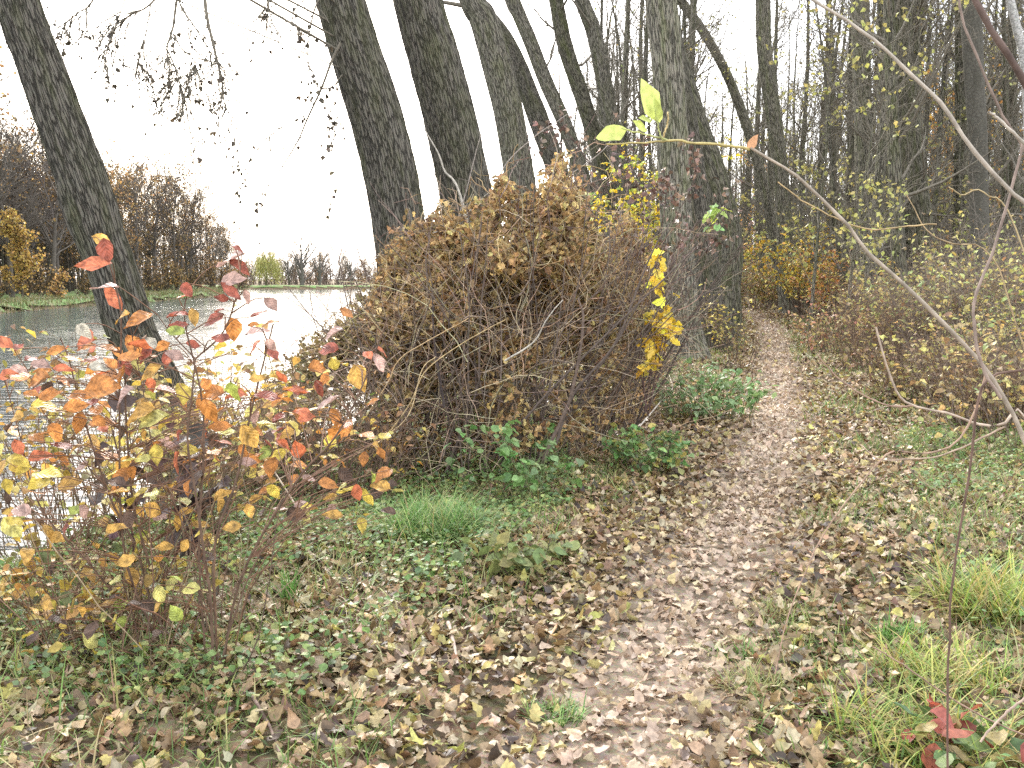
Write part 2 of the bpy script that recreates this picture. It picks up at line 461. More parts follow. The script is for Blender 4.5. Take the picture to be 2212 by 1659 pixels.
ys = spaced((-60, -4, 8), (-4, 1, .5), (1, 14, .16), (14, 30, .5), (30, 180, 2), (180, 200, .8), (200, 300, 20), (300, 501, 100))
sheet('ground', xs, ys, land, M_ground)
# the trodden strip of the path
py_ = np.concatenate([np.arange(-3, 12, .15), np.arange(12, 50, .5)])
su = np.linspace(-1, 1, 13)
Yg, Ug = np.meshgrid(py_, su, indexing='ij')
halfw = .3 + .14 * vnoise(Yg * .8, Ug * 2 + 9) + .1
Xg = path_x(Yg) + Ug * halfw
Zg = land(Xg, Yg) + .012
n = 13; i = np.arange(len(py_) - 1)[:, None]; j = np.arange(n - 1)[None, :]
q = np.stack([i * n + j, i * n + j + 1, (i + 1) * n + j + 1, (i + 1) * n + j], -1).reshape(-1, 4)
tag(MB().add(np.stack([Xg, Yg, Zg], -1).reshape(-1, 3), q).obj('path', M_path), kind='structure')
sheet('water', np.array([-70., -50, -30, -10, 10, 40]), np.arange(-60, 201, 20.), lambda X, Y: X * 0 + WATER, M_water)
sheet('grass_bank', np.arange(-64, -34, .5), np.arange(20, 187, 1.0), lambda X, Y: land(X, Y) + .03, M_meadow,
      keep=lambda X, Y: (wet(X, Y) < -.35) & (X < -30))
sheet('grass_shore', np.arange(-90, 40, 1.0), np.arange(186, 200, .5), lambda X, Y: land(X, Y) + .05, M_meadow,
      keep=lambda X, Y: (wet(X, Y) < -.5) & (Y > 186))

# ------------------------------------------------------------------ leaf litter, grass and low green plants
LIT = [(.32, .225, .12), (.23, .15, .07), (.14, .085, .04), (.38, .3, .1), (.06, .038, .024), (.42, .33, .2), (.32, .29, .08)]
LITW = [3.2, 3, 2.2, 1.1, 1.0, 2.0, .5]
def scatter(y0, y1, dens, x0=None, x1=None, margin=.58):
    """points in view between two distances, DENS per square metre"""
    area = 0; pts = []
    for Y in np.arange(y0, y1, .5):
        wdt = margin * 2 * (Y + .5)
        k = R.poisson(dens * wdt * .5)
        X = R.uniform(-margin * (Y + .5), margin * (Y + .5), k); YY = R.uniform(Y, Y + .5, k)
        pts.append(np.stack([X, YY], -1))
    p = np.concatenate(pts)
    if x0 is not None: p = p[p[:, 0] > x0]
    if x1 is not None: p = p[p[:, 0] < x1]
    return p
def litter(p, size, shape, tilt, lift):
    n = len(p)
    z = land(p[:, 0], p[:, 1])
    az = R.uniform(0, 6.283, n)
    el = R.normal(0, tilt, n)
    D = np.stack([np.cos(az) * np.cos(el), np.sin(az) * np.cos(el), np.sin(el)], -1)
    Nn = np.stack([R.normal(0, tilt, n), R.normal(0, tilt, n), np.where(R.random(n) < .5, 1, -1)], -1)
    P = np.stack([p[:, 0], p[:, 1], z + R.uniform(.008, lift, n)], -1)
    return P, D, Nn, R.uniform(*size, n)
def lit_keep(p):
    s = p[:, 0] - path_x(p[:, 1]); Y = p[:, 1]
    d = np.where(np.abs(s) < .3, np.where(Y < 6, .72, .9), 1.0)
    d = np.where(s > .8, .75, d); d = np.where(s > 2.0, .6, d)
    left = sstep(-1.5, -2.6, s) 
    d = d * (1 - .3 * left)
    d = d * (.68 + .6 * vnoise(p[:, 0] * 1.3 + 31, Y * 1.3))
    d = np.where(p[:, 0] < bank_x(Y) + 1.2, 0, d)
    return R.random(len(p)) < d
mb = MB()
for (y0, y1, dens, size, shape) in ((1.8, 7, 780, (.03, .065), 'poplar'), (1.8, 7, 330, (.035, .075), 'lobed'), (7, 14, 560, (.04, .075), 'poplar'), (14, 26, 260, (.055, .09), 'simple'), (26, 52, 80, (.08, .13), 'simple')):
    p = scatter(y0, y1, dens); p = p[lit_keep(p)]
    P, D, Nn, L = litter(p, size, shape, .42, .045)
    c = pick(LIT, len(P), LITW, .22)
    s = p[:, 0] - path_x(p[:, 1])
    pale = np.exp(-((s / (.25 + .005 * p[:, 1])) ** 2) ** 1.5)[:, None]
    c = c * (1 - .55 * pale) + np.array([.54, .41, .31]) * .6 * pale        # leaves on the trodden strip are bleached
    leaves(mb, P, L, D, Nn, c, shape, .4, (-.3, .9), (-.5, .9), .8, .03 if shape != 'simple' else .05, .1)
tag(mb.obj('fallen_leaves', M_dry), 'brown and tan poplar leaves covering the path and its verges', 'leaves', kind='stuff')

GR = [(.13, .21, .05), (.18, .25, .07), (.24, .26, .08), (.32, .29, .12), (.1, .17, .04)]
mb = MB()
p = scatter(1.8, 9, 1500)
s = p[:, 0] - path_x(p[:, 1])
nz = vnoise(p[:, 0] * 1.6 + 5, p[:, 1] * 1.6 + 3)
m = np.where(s > .4, .9 * sstep(.32, .6, nz + .16 * sstep(1, 3, s)), 0) + np.where(s < -.75, .95 * sstep(.28, .55, nz), 0) + np.where(np.abs(s - .5) < .35, .5 * sstep(.5, .7, nz), 0)
m = m + .45 * sstep(.9, 2.2, s) * sstep(.3, .55, vnoise(p[:, 0] * 4 + 15, p[:, 1] * 4 + 8))
m = np.where(p[:, 0] < bank_x(p[:, 1]) + .6, 0, m) * .75
p = p[R.random(len(p)) < m]
P = np.stack([p[:, 0], p[:, 1], land(p[:, 0], p[:, 1])], -1)
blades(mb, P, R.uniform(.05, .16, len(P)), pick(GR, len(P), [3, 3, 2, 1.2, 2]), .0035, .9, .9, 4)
p = scatter(9, 34, 190)
s = p[:, 0] - path_x(p[:, 1])
nz = vnoise(p[:, 0] * .9 + 5, p[:, 1] * .9 + 3)
m = np.where(s > .3, sstep(.3, .55, nz), 0) + np.where(s < -.7, .8 * sstep(.3, .6, nz), 0)
m = np.where(p[:, 0] < bank_x(p[:, 1]) + 1, 0, m)
p = p[R.random(len(p)) < m]
P = np.stack([p[:, 0], p[:, 1], land(p[:, 0], p[:, 1])], -1)
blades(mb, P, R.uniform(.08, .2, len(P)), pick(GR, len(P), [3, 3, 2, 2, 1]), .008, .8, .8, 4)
p = scatter(1.8, 9, 330)
s = p[:, 0] - path_x(p[:, 1])
nz = vnoise(p[:, 0] * 2.2 + 25, p[:, 1] * 2.2 + 43)
m = np.where(s < -.9, sstep(.35, .6, nz), 0) + np.where(s > 1.2, .8 * sstep(.35, .6, nz), 0)
m = np.where(p[:, 0] < bank_x(p[:, 1]) + .4, 0, m)
p = p[R.random(len(p)) < m]
P = np.stack([p[:, 0], p[:, 1], land(p[:, 0], p[:, 1])], -1)
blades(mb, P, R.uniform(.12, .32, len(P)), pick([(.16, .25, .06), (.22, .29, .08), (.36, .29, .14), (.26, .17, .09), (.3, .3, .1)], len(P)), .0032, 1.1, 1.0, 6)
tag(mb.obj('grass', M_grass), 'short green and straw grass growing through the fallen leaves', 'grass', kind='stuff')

# low green herbs
HB = [(.13, .21, .06), (.18, .26, .08), (.14, .21, .09), (.23, .29, .1), (.3, .3, .1)]
mb = MB()
p = scatter(1.8, 10, 480)
s = p[:, 0] - path_x(p[:, 1])
nz = vnoise(p[:, 0] * 1.1 + 55, p[:, 1] * 1.1 + 13)
m = np.where(s < -1.2, sstep(.3, .6, nz + .25 * sstep(-1.2, -3, s)), 0) + np.where(s > 1.2, .55 * sstep(.45, .7, nz), 0)
m = np.where(p[:, 0] < bank_x(p[:, 1]) + .9, 0, m)
p = p[R.random(len(p)) < m]
p = np.repeat(p, 3, 0) + R.normal(0, .03, (len(p) * 3, 2))
n = len(p)
az = R.uniform(0, 6.28, n)
D = np.stack([np.cos(az), np.sin(az), R.normal(.1, .3, n)], -1)
Nn = np.stack([R.normal(0, .55, n), R.normal(0, .55, n), np.ones(n)], -1)
P = np.stack([p[:, 0], p[:, 1], land(p[:, 0], p[:, 1]) + R.uniform(.02, .13, n)], -1)
leaves(mb, P, R.uniform(.018, .042, n), D, Nn, pick(HB, n), 'ovate', .42, (0, .4), (-.5, .3), .3, .015)
tag(mb.obj('ground_cover', M_leaf), 'low green herbs with small round leaves among the litter', 'plants', kind='stuff')

# rough grass along the water's edge on both banks
mb = MB()
Yv = R.uniform(40, 186, 16000); Xv = far_x(Yv) - R.uniform(.1, 3.2, len(Yv))
P = np.stack([Xv, Yv, land(Xv, Yv)], -1)
blades(mb, P, R.uniform(.2, .6, len(P)), pick([(.25, .2, .1), (.16, .15, .06), (.1, .13, .04)], len(P)), .03, .7, .6, 3)
Yv = R.uniform(5, 60, 9000); Xv = bank_x(Yv) + R.uniform(.0, 1.8, len(Yv))
P = np.stack([Xv, Yv, land(Xv, Yv)], -1)
blades(mb, P, R.uniform(.2, .5, len(P)), pick([(.25, .2, .1), (.16, .15, .06), (.13, .1, .05)], len(P)), .006, .8, .9, 4)
tag(mb.obj('bank_grass', M_grass), 'rough dry grass along the edge of the river', 'grass', kind='stuff')

# ------------------------------------------------------------------ the big poplars by the water and the path
def catmull(P, n):
    P = np.asarray(P, float)
    t = np.linspace(0, len(P) - 1, n)
    Q = np.concatenate([[2 * P[0] - P[1]], P, [2 * P[-1] - P[-2]]])
    i = np.minimum(t.astype(int), len(P) - 2); f = (t - i)[:, None]
    a, b, c, d = Q[i], Q[i + 1], Q[i + 2], Q[i + 3]
    return .5 * ((2 * b) + (c - a) * f + (2 * a - 5 * b + 4 * c - d) * f ** 2 + (3 * b - a - 3 * c + d) * f ** 3)
def trunk_shape(rows, Y, top=17.0, narrow=.95, rings=150):
    """rows = (x, y, width) down the trunk as read off the photo; goes on above the picture and into the ground"""
    pts = [np.append(at(x, y, Y), metres(wd, Y) * .5 * narrow) for x, y, wd in rows][::-1]
    g = land(pts[0][0], Y)
    d = pts[0][:3] - pts[1][:3]
    if pts[0][2] > g:
        k = (pts[0][2] - g + .3) / max(-d[2], .05)
        k = min(k, 6)
        p = pts[0][:3] + d * k; p[2] = g - .3
        p[1] = Y
        pts.insert(0, np.append(p, pts[0][3] * 1.12))
    d = nrm((pts[-1] - pts[-3])[:3]); r = pts[-1][3]; z0 = pts[-1][2]
    m = 6
    step = max(top - z0, 3) / m
    for k in range(1, m + 1):
        d = nrm(d + np.array([.02 * math.sin(k * 2), .03, .06]))
        pts.append(np.append(pts[-1][:3] + d * step, r * (1 - .8 * k / m)))
    C = catmull(np.array(pts), rings)
    return C[:, :3], np.maximum(C[:, 3], .01)
def bark_bump(amp, seed, knobs=()):
    def f(L, th, rr):
        k = 30
        w = vnoise(L * 9 + seed, th * 6 + 7)
        a = np.abs(np.sin(th * k / 2 + 2.5 * vnoise(L * 1.7 + seed, th * 2 + 3) + L * .6))
        out = 1 + amp * (a - .6) + amp * 1.2 * (w - .5) + .05 * (vnoise(L * .8 + seed, th * 1.2) - .5)
        for (l, t, h, wl) in knobs:
            dth = np.angle(np.exp(1j * (th - t)))
            out = out + h * np.exp(-((L - l) / wl) ** 2 - (dth / .7) ** 2)
        return out
    return f
def limbs_of(P, Rd, n, t0, length, twigs=(6, 6), ang=52, up=.05, r=.2):
    br = []
    S, D, L, rp = spawn(P[None], Rd[None], n, t0, 1, ang, 1, r, .5)
    L = R.uniform(.6, 1.2, n) * length
    P1, R1 = grow(S, D, L, np.maximum(rp, .02), np.full(n, .008), 7, .16, up)
    br.append((P1, R1, 5))
    S, D, L, rp = spawn(P1, R1, twigs[0], .25, 1, 42, .45, .6)
    P2, R2 = grow(S, D, L, np.maximum(rp, .006), np.full(len(S), .004), 5, .18, up)
    br.append((P2, R2, 4))
    S, D, L, rp = spawn(P2, R2, twigs[1], .15, 1, 40, .5, .6)
    P3, R3 = grow(S, D, L, np.full(len(S), .005), np.full(len(S), .0025), 4, .2, up)
    br.append((P3, R3, 3))
    return br
TW = (.15, .13, .098)
def poplar(label, rows, Y, mat, seed, top=17, nl=14, t0=.55, length=3.2, knobs=(), narrow=.95, amp=.035):
    fine_ = Y < 20
    P, Rd = trunk_shape(rows, Y, top, narrow, 420 if fine_ else 150)
    base = np.array([P[0][0], P[0][1], land(P[0][0], P[0][1])])
    t = thing('poplar_tree', label, 'tree', base)
    fl = 1 + .25 * np.exp(-np.maximum(P[:, 2] - base[2], 0) / .35)
    mb = MB(); tubes(mb, (P - base)[None], (Rd * fl)[None], 110 if fine_ else 48, None, True, bark_bump(amp, seed, knobs)); mb.obj('trunk', mat, t)
    br = limbs_of(P, Rd, nl, t0, length)
    mb = MB()
    for (p, r, sd) in br: tubes(mb, p - base, r, sd, TW)
    mb.obj('crown', M_twig, t)
    return t, base, P, Rd

T1, b1, P1_, _ = poplar('dark rugged trunk leaning far left over the river, behind the red leaved shrub',
    [(35, 0, 95), (79, 121, 98), (137, 281, 104), (181, 402, 112), (221, 523, 106), (249, 603, 106), (288, 726, 108), (345, 850, 118), (392, 985, 140)],
    9.5, M_bark, 3, knobs=((4.0, 3.4, .12, .25), (3.5, 2.4, .16, .2), (3.1, 4.4, .1, .18), (4.6, 1.5, .08, .2)), narrow=.93, amp=.06, nl=8, t0=.8)
T2, b2, P2_, _ = poplar('thick grey leaning trunk nearest the open water, rising out of the brown vine tangle',
    [(735, 0, 107), (770, 121, 114), (809, 241, 117), (840, 362, 119), (860, 482, 119), (872, 560, 122), (882, 680, 130)], 12.5, M_bark, 11, nl=10, t0=.75)
T3, b3, P3_, _ = poplar('thick leaning trunk with a pale dead shoot, second beyond the open water',
    [(902, 0, 107), (936, 121, 113), (968, 241, 113), (995, 362, 115), (1013, 462, 118), (1024, 560, 124), (1033, 680, 132)], 13.2, M_bark, 23, nl=12, t0=.7)
T4, b4, _, _ = poplar('leaning grey trunk behind the top of the vine tangle, third from the water',
    [(1020, 0, 56), (1043, 40, 62), (1068, 121, 66), (1098, 241, 66), (1122, 382, 66), (1134, 470, 68), (1142, 560, 70)], 24, M_bark_mid, 31, 18, 18, .5, 3.6)
poplar('slimmer leaning trunk crossing behind the right edge of the third grey trunk',
    [(1020, 0, 34), (1074, 60, 36), (1110, 121, 38), (1157, 241, 44), (1201, 362, 46), (1221, 422, 46), (1240, 520, 48)], 27, M_bark, 37, 17, 14, .5, 3.6)
poplar('thin crooked trunk with many side twigs, fourth in the leaning row',
    [(1108, 0, 30), (1145, 88, 31), (1181, 181, 32), (1225, 281, 32), (1257, 382, 33), (1272, 470, 34)], 36, M_bark_mid, 41, 19, 20, .3, 3.4)
poplar('straight green tinged leaning trunk, fifth in the row by the river',
    [(1201, 0, 31), (1221, 100, 34), (1265, 233, 34), (1301, 362, 35), (1318, 450, 37)], 37, M_bark_green, 43, 19, 20, .3, 3.4)
poplar('leaning trunk with a low side limb, last of the row before the upright path tree',
    [(1257, 0, 32), (1285, 80, 34), (1317, 241, 35), (1346, 382, 36), (1362, 442, 38), (1372, 520, 40)], 36, M_bark_mid, 47, 19, 20, .3, 3.4)
T8, b8, P8_, _ = poplar('big upright mossy trunk beside the path with yellow leaves hanging at its foot',
    [(1428, 0, 68), (1440, 120, 69), (1450, 260, 70), (1457, 402, 70), (1464, 560, 70), (1476, 690, 74), (1488, 775, 84)], 18, M_bark_far, 53, 18, 14, .62, 3.6)
poplar('dark trunk half hidden behind the right edge of the big upright mossy trunk',
    [(1436, 0, 50), (1463, 161, 50), (1484, 281, 51), (1503, 402, 52), (1525, 560, 53), (1536, 660, 58)], 21, M_bark, 59, 18, 14, .6, 3.6)
poplar('bulging curved trunk at the bend of the path, leaning left at its top',
    [(1418, 0, 44), (1450, 90, 45), (1478, 177, 46), (1510, 281, 49), (1546, 382, 53), (1570, 482, 57), (1576, 553, 59), (1570, 620, 62), (1568, 690, 70)], 24, M_bark_green, 61, 18, 14, .6, 3.6)
# trees in the wood that stand out
poplar('grey ivy twined trunk right of the path with a dark limb crossing it',
    [(1856, 0, 36), (1860, 150, 38), (1866, 320, 39), (1868, 480, 40), (1872, 640, 46)], 30, M_bark_far, 67, 19, 16, .45, 3.6)
poplar('broad green mossy trunk in the wood with flared foot, right half of a close pair',
    [(1944, 0, 44), (1952, 150, 45), (1966, 320, 50), (1980, 440, 58), (1988, 560, 66), (1992, 620, 76)], 27, M_bark_green, 71, 19, 14, .5, 3.6)
poplar('green trunk tucked behind the left side of the broad mossy trunk',
    [(1912, 0, 34), (1916, 200, 34), (1924, 400, 36), (1930, 600, 40)], 33, M_bark_green, 73, 19, 14, .45, 3.6)
poplar('smooth dark banded trunk near the right edge of the wood',
    [(2096, 0, 44), (2104, 160, 42), (2112, 300, 40), (2114, 420, 40), (2118, 560, 42), (2122, 680, 46)], 24, M_bark_smooth, 79, 17, 14, .45, 3.2, amp=.012)
poplar('pale whitish trunk cut by the upper right corner of the view',
    [(2182, 0, 18), (2196, 60, 18), (2212, 130, 18), (2222, 300, 19), (2226, 560, 21)], 22, M_bark_pale, 83, 16, 10, .5, 2.6, amp=.01)
poplar('straight grey trunk just right of where the path vanishes, with yellow sprays before it',
    [(1648, 0, 33), (1652, 120, 33), (1672, 260, 34), (1690, 420, 35), (1700, 600, 38)], 40, M_bark_far, 89, 21, 16, .35, 3.6)
poplar('thin trunk slanting steeply left above the bend of the path',
    [(1470, 0, 20), (1520, 70, 20), (1570, 160, 21), (1612, 270, 22), (1650, 400, 23), (1680, 560, 25)], 42, M_bark_far, 97, 17, 14, .35, 3.4)

# hanging leafy boughs of the first river poplar, over the water
def polyl(pts, Y, n=9, wob=.0):
    P = np.array([at(x, y, Y + (0 if wob == 0 else R.normal(0, wob))) for x, y in pts])
    return catmull(P, n)
z1 = lambda x, y: (x * .402, y * .402)
bough = [([(560, -900), (960, -300), (945, 0), (930, 150), (895, 260), (910, 350), (900, 430)], .022), ([(700, -900), (1080, -250), (1100, 0), (1120, 130), (1165, 320), (1195, 450), (1205, 560), (1250, 630)], .03),
         ([(900, -300), (960, 0), (1050, 150), (1130, 280), (1165, 340)], .014), ([(990, -200), (810, 20), (700, 80), (640, 150)], .016),
         ([(930, 180), (975, 260), (1040, 320), (1060, 400)], .01), ([(895, 260), (940, 360), (965, 440), (985, 500)], .01), ([(1165, 340), (1060, 380), (960, 420), (860, 480)], .008),
         ([(760, -400), (500, 0), (430, 60), (300, 160)], .014), ([(810, 20), (790, 150), (760, 260), (740, 350)], .008), ([(700, -100), (650, 60), (600, 200), (560, 330)], .008),
         ([(1400, -500), (1430, -100), (1440, 0), (1440, 60)], .012)]
mbb = MB(); pts_all = []
for pl, r in bough:
    P = polyl([z1(*p) for p in pl], 10.6, 12)
    if pl[0][1] < -50:                                     # carried back to the trunk, above the picture
        j_ = np.abs(P2_[:, 2] - P[0, 2] + .6).argmin()
        P = catmull(np.concatenate([P2_[j_:j_ + 1], P]), 16)[[0, 1, 2, 3, 4, 5, 6, 7, 8, 9, 10, 11, 12, 13, 14, 15]]
    rr = np.linspace(r, .004, len(P))
    tubes(mbb, (P - b2)[None], rr[None], 5, TW)
    S, D, L, rp = spawn(P[None], rr[None], 12, .35, 1, 40, .16, .5)
    D = D + np.array([0, 0, -.55])
    Pt, Rt = grow(S, D, R.uniform(.2, .7, len(S)), np.full(len(S), .007), np.full(len(S), .004), 5, .2, -.06)
    tubes(mbb, Pt - b2, Rt, 3, TW)
    S, D, L, rp = spawn(Pt, Rt, 4, .2, 1, 45, .5, .6)
    Pq, Rq = grow(S, D, R.uniform(.08, .3, len(S)), np.full(len(S), .005), np.full(len(S), .0035), 4, .25, -.08)
    tubes(mbb, Pq - b2, Rq, 3, TW)
    pts_all.append(Pq[:, 1:].reshape(-1, 3))
mbb.obj('hanging_bough', M_twig, T2)
bough2 = [([(1760, -100), (1690, 50), (1660, 200), (1655, 330), (1690, 430)], .014), ([(1830, 230), (1780, 330), (1730, 470), (1650, 640), (1600, 760), (1500, 920), (1400, 1050), (1380, 1130)], .018),
          ([(1650, 620), (1500, 690), (1400, 780), (1330, 880), (1310, 990)], .006), ([(1700, -50), (1600, 30), (1570, 110), (1620, 170)], .01), ([(1840, 400), (1780, 470), (1700, 480), (1640, 530)], .007),
          ([(1835, 560), (1800, 700), (1790, 850), (1800, 1000), (1770, 1120)], .006), ([(1250, 630), (1290, 760), (1270, 930), (1250, 1080), (1280, 1230)], .005), ([(1690, 430), (1740, 560), (1780, 660)], .006)]
mbb = MB(); pts2 = []
for pl, r in bough2:
    P = polyl([z1(*p) for p in pl], 12.1, 14)
    rr = np.linspace(r, .003, 14)
    tubes(mbb, (P - b2)[None], rr[None], 5, TW)
    S, D, L, rp = spawn(P[None], rr[None], 9, .1, 1, 45, .16, .5)
    D = D + np.array([0, 0, -.4])
    Pt, Rt = grow(S, D, R.uniform(.15, .5, len(S)), np.full(len(S), .006), np.full(len(S), .004), 5, .22, -.06)
    tubes(mbb, Pt - b2, Rt, 3, TW)
    pts2.append(Pt[:, 1:].reshape(-1, 3)); pts2.append(P[4:])
mbb.obj('hanging_bough', M_twig, T2)
def hang_leaves(pts, n, size, pal):
    A = np.concatenate(pts); A = A[R.integers(0, len(A), n)] + R.normal(0, .008, (n, 3))
    D = np.stack([R.normal(0, .5, n), R.normal(0, .5, n), -np.ones(n)], -1)
    m = MB(); leaves(m, A - b2, R.uniform(*size, n), D, rv(n), pick(pal, n), 'poplar', .42, (0, .7), (-.6, .6), .5, .03)
    m.obj('foliage', M_dry, T2)
DK = [(.06, .045, .025), (.09, .06, .03), (.045, .035, .025)]
hang_leaves(pts_all, 300, (.03, .06), DK)
hang_leaves(pts2, 170, (.035, .07), DK)
# pale dead shoot clinging to the second trunk
def shoot(root, base, lines, mat=M_twig, name='shoot', sides=6):
    for pl, Y, r0, r1, col in lines:
        P = polyl(pl, Y, 26)
        P = P + np.cumsum(R.normal(0, .0012, P.shape), 0)
        rr = np.linspace(r0, r1, 26) * (1 + .1 * np.sin(np.arange(26) * 2.1))
        mb = MB(); tubes(mb, (P - base)[None], rr[None], sides, col); mb.obj(name, mat, root)
PALE = (.36, .32, .26); TAN = (.3, .2, .11); RED = (.16, .075, .05); GREY = (.24, .2, .165)

# ------------------------------------------------------------------ general shrub builder
def shrub(name, label, cat, c, rad, h, nst, nlf, lsize, pal, palw=None, stem_r=.006, stem_col=(.1, .07, .05), shape='ovate', lean=.5, low=.15, twig=4, wid=.36, leafmat=None, group=None, droop=.3, sides=4, ret_mesh=False, top_bias=1.0, yard=None):
    rx, ry = rad if np.ndim(rad) else (rad, rad)
    base = np.array([c[0], c[1], land(c[0], c[1])])
    t = thing(name, label, cat, base, group)
    az = R.uniform(0, 6.28, nst); rr = np.sqrt(R.random(nst))
    S = np.stack([np.cos(az) * rr * rx * .55, np.sin(az) * rr * ry * .55, 0 * az - .05], -1)
    D = np.stack([S[:, 0] / rx * lean * 2 + R.normal(0, .18, nst), S[:, 1] / ry * lean * 2 + R.normal(0, .18, nst), np.ones(nst)], -1)
    P, Rd = grow(S, D, R.uniform(.6, 1.1, nst) * h, np.full(nst, stem_r) * R.uniform(.7, 1.3, nst), np.full(nst, stem_r * .35), 7, .12, .0)
    mb = MB(); tubes(mb, P, Rd, sides, stem_col)
    allp = [P[:, 2:].reshape(-1, 3)]
    if twig:
        S, D, L, rp = spawn(P, Rd, twig, .25, 1, 45, .38, .6)
        P2, R2 = grow(S, D, L, np.full(len(S), stem_r * .45), np.full(len(S), stem_r * .2), 5, .2, .02)
        tubes(mb, P2, R2, 3, np.array(stem_col) * 1.15)
        allp.append(P2.reshape(-1, 3)); allp.append(P2[:, 2:].reshape(-1, 3))
    mb.obj('stem', M_twig, t)
    if nlf:
        A = np.concatenate(allp)
        A = A[A[:, 2] > low * h]
        if top_bias > 1:
            wgt = np.clip(A[:, 2] / h, .02, 1.2) ** (top_bias - 1); A = A[R.choice(len(A), nlf, p=wgt / wgt.sum())]
        else:
            A = A[R.integers(0, len(A), nlf)]
        A = A + R.normal(0, .02, A.shape)
        D = np.stack([R.normal(0, 1, nlf), R.normal(0, 1, nlf), R.normal(-droop, .35, nlf)], -1)
        Nn = np.stack([R.normal(0, .5, nlf), R.normal(0, .5, nlf), np.ones(nlf)], -1)
        m = MB(); leaves(m, A, R.uniform(*lsize, nlf), D, Nn, pick(pal, nlf, palw), shape, wid, (0, .6), (-.7, .3), .4, .02)
        m.obj('foliage', leafmat or M_leaf, t)
    return t
def gpt(x, y):
    d = ray(x, y); t = -CAMZ / d[2]
    return np.array([d[0] * t, d[1] * t])

# ------------------------------------------------------------------ the brown vine tangle
BX = np.array([-2.8, -2.5, -2.15, -1.81, -1.51, -1.26, -1.1, -.88, -.54, -.17, .05, .3, .54, .88, 1.15, 1.4, 1.6, 1.8])
BH = np.array([.3, .5, .7, .9, 1.12, 1.35, 1.82, 1.98, 2.04, 2.12, 2.3, 2.4, 2.32, 2.36, 2.34, 2.15, 1.4, .3])
def tangle_front(X):                                        # the near foot of the mound falls back from the path
    return np.interp(X, [-3, -1.2, -.9, 0, .8, 1.8, 2.4], [7.9, 7.7, 7.35, 7.3, 8.7, 11.2, 12.4])
def tangle_pt(n, x0, x1, zpow=1.0, inner=.9):
    X = R.uniform(x0, x1, n)
    H = np.interp(X, BX, BH) * (.68 + .46 * vnoise(X * 3.3 + 2, R.random(n) * 3) + .2 * (vnoise(X * 9, X * 0 + 4) - .5))
    f = R.random(n) ** zpow
    Z = H * f
    front = tangle_front(X) - .2 * np.sin(X * 2.2) + .75 * f ** 2
    lump = vnoise(X * 2.4 + 7, Z * 2.4)
    Y = front + np.abs(R.normal(0, inner, n)) + (lump - .5) * .9
    keep = R.random(n) < .35 + 1.1 * sstep(.25, .6, vnoise(X * 5.5 + 3, Z * 5.5 + 9))
    keep &= R.random(n) < 1 - .45 * sstep(.8, 1.7, X) * (1 - .5 * f)
    return np.stack([X, Y, Z + land(X, Y)], -1)[keep], f[keep]
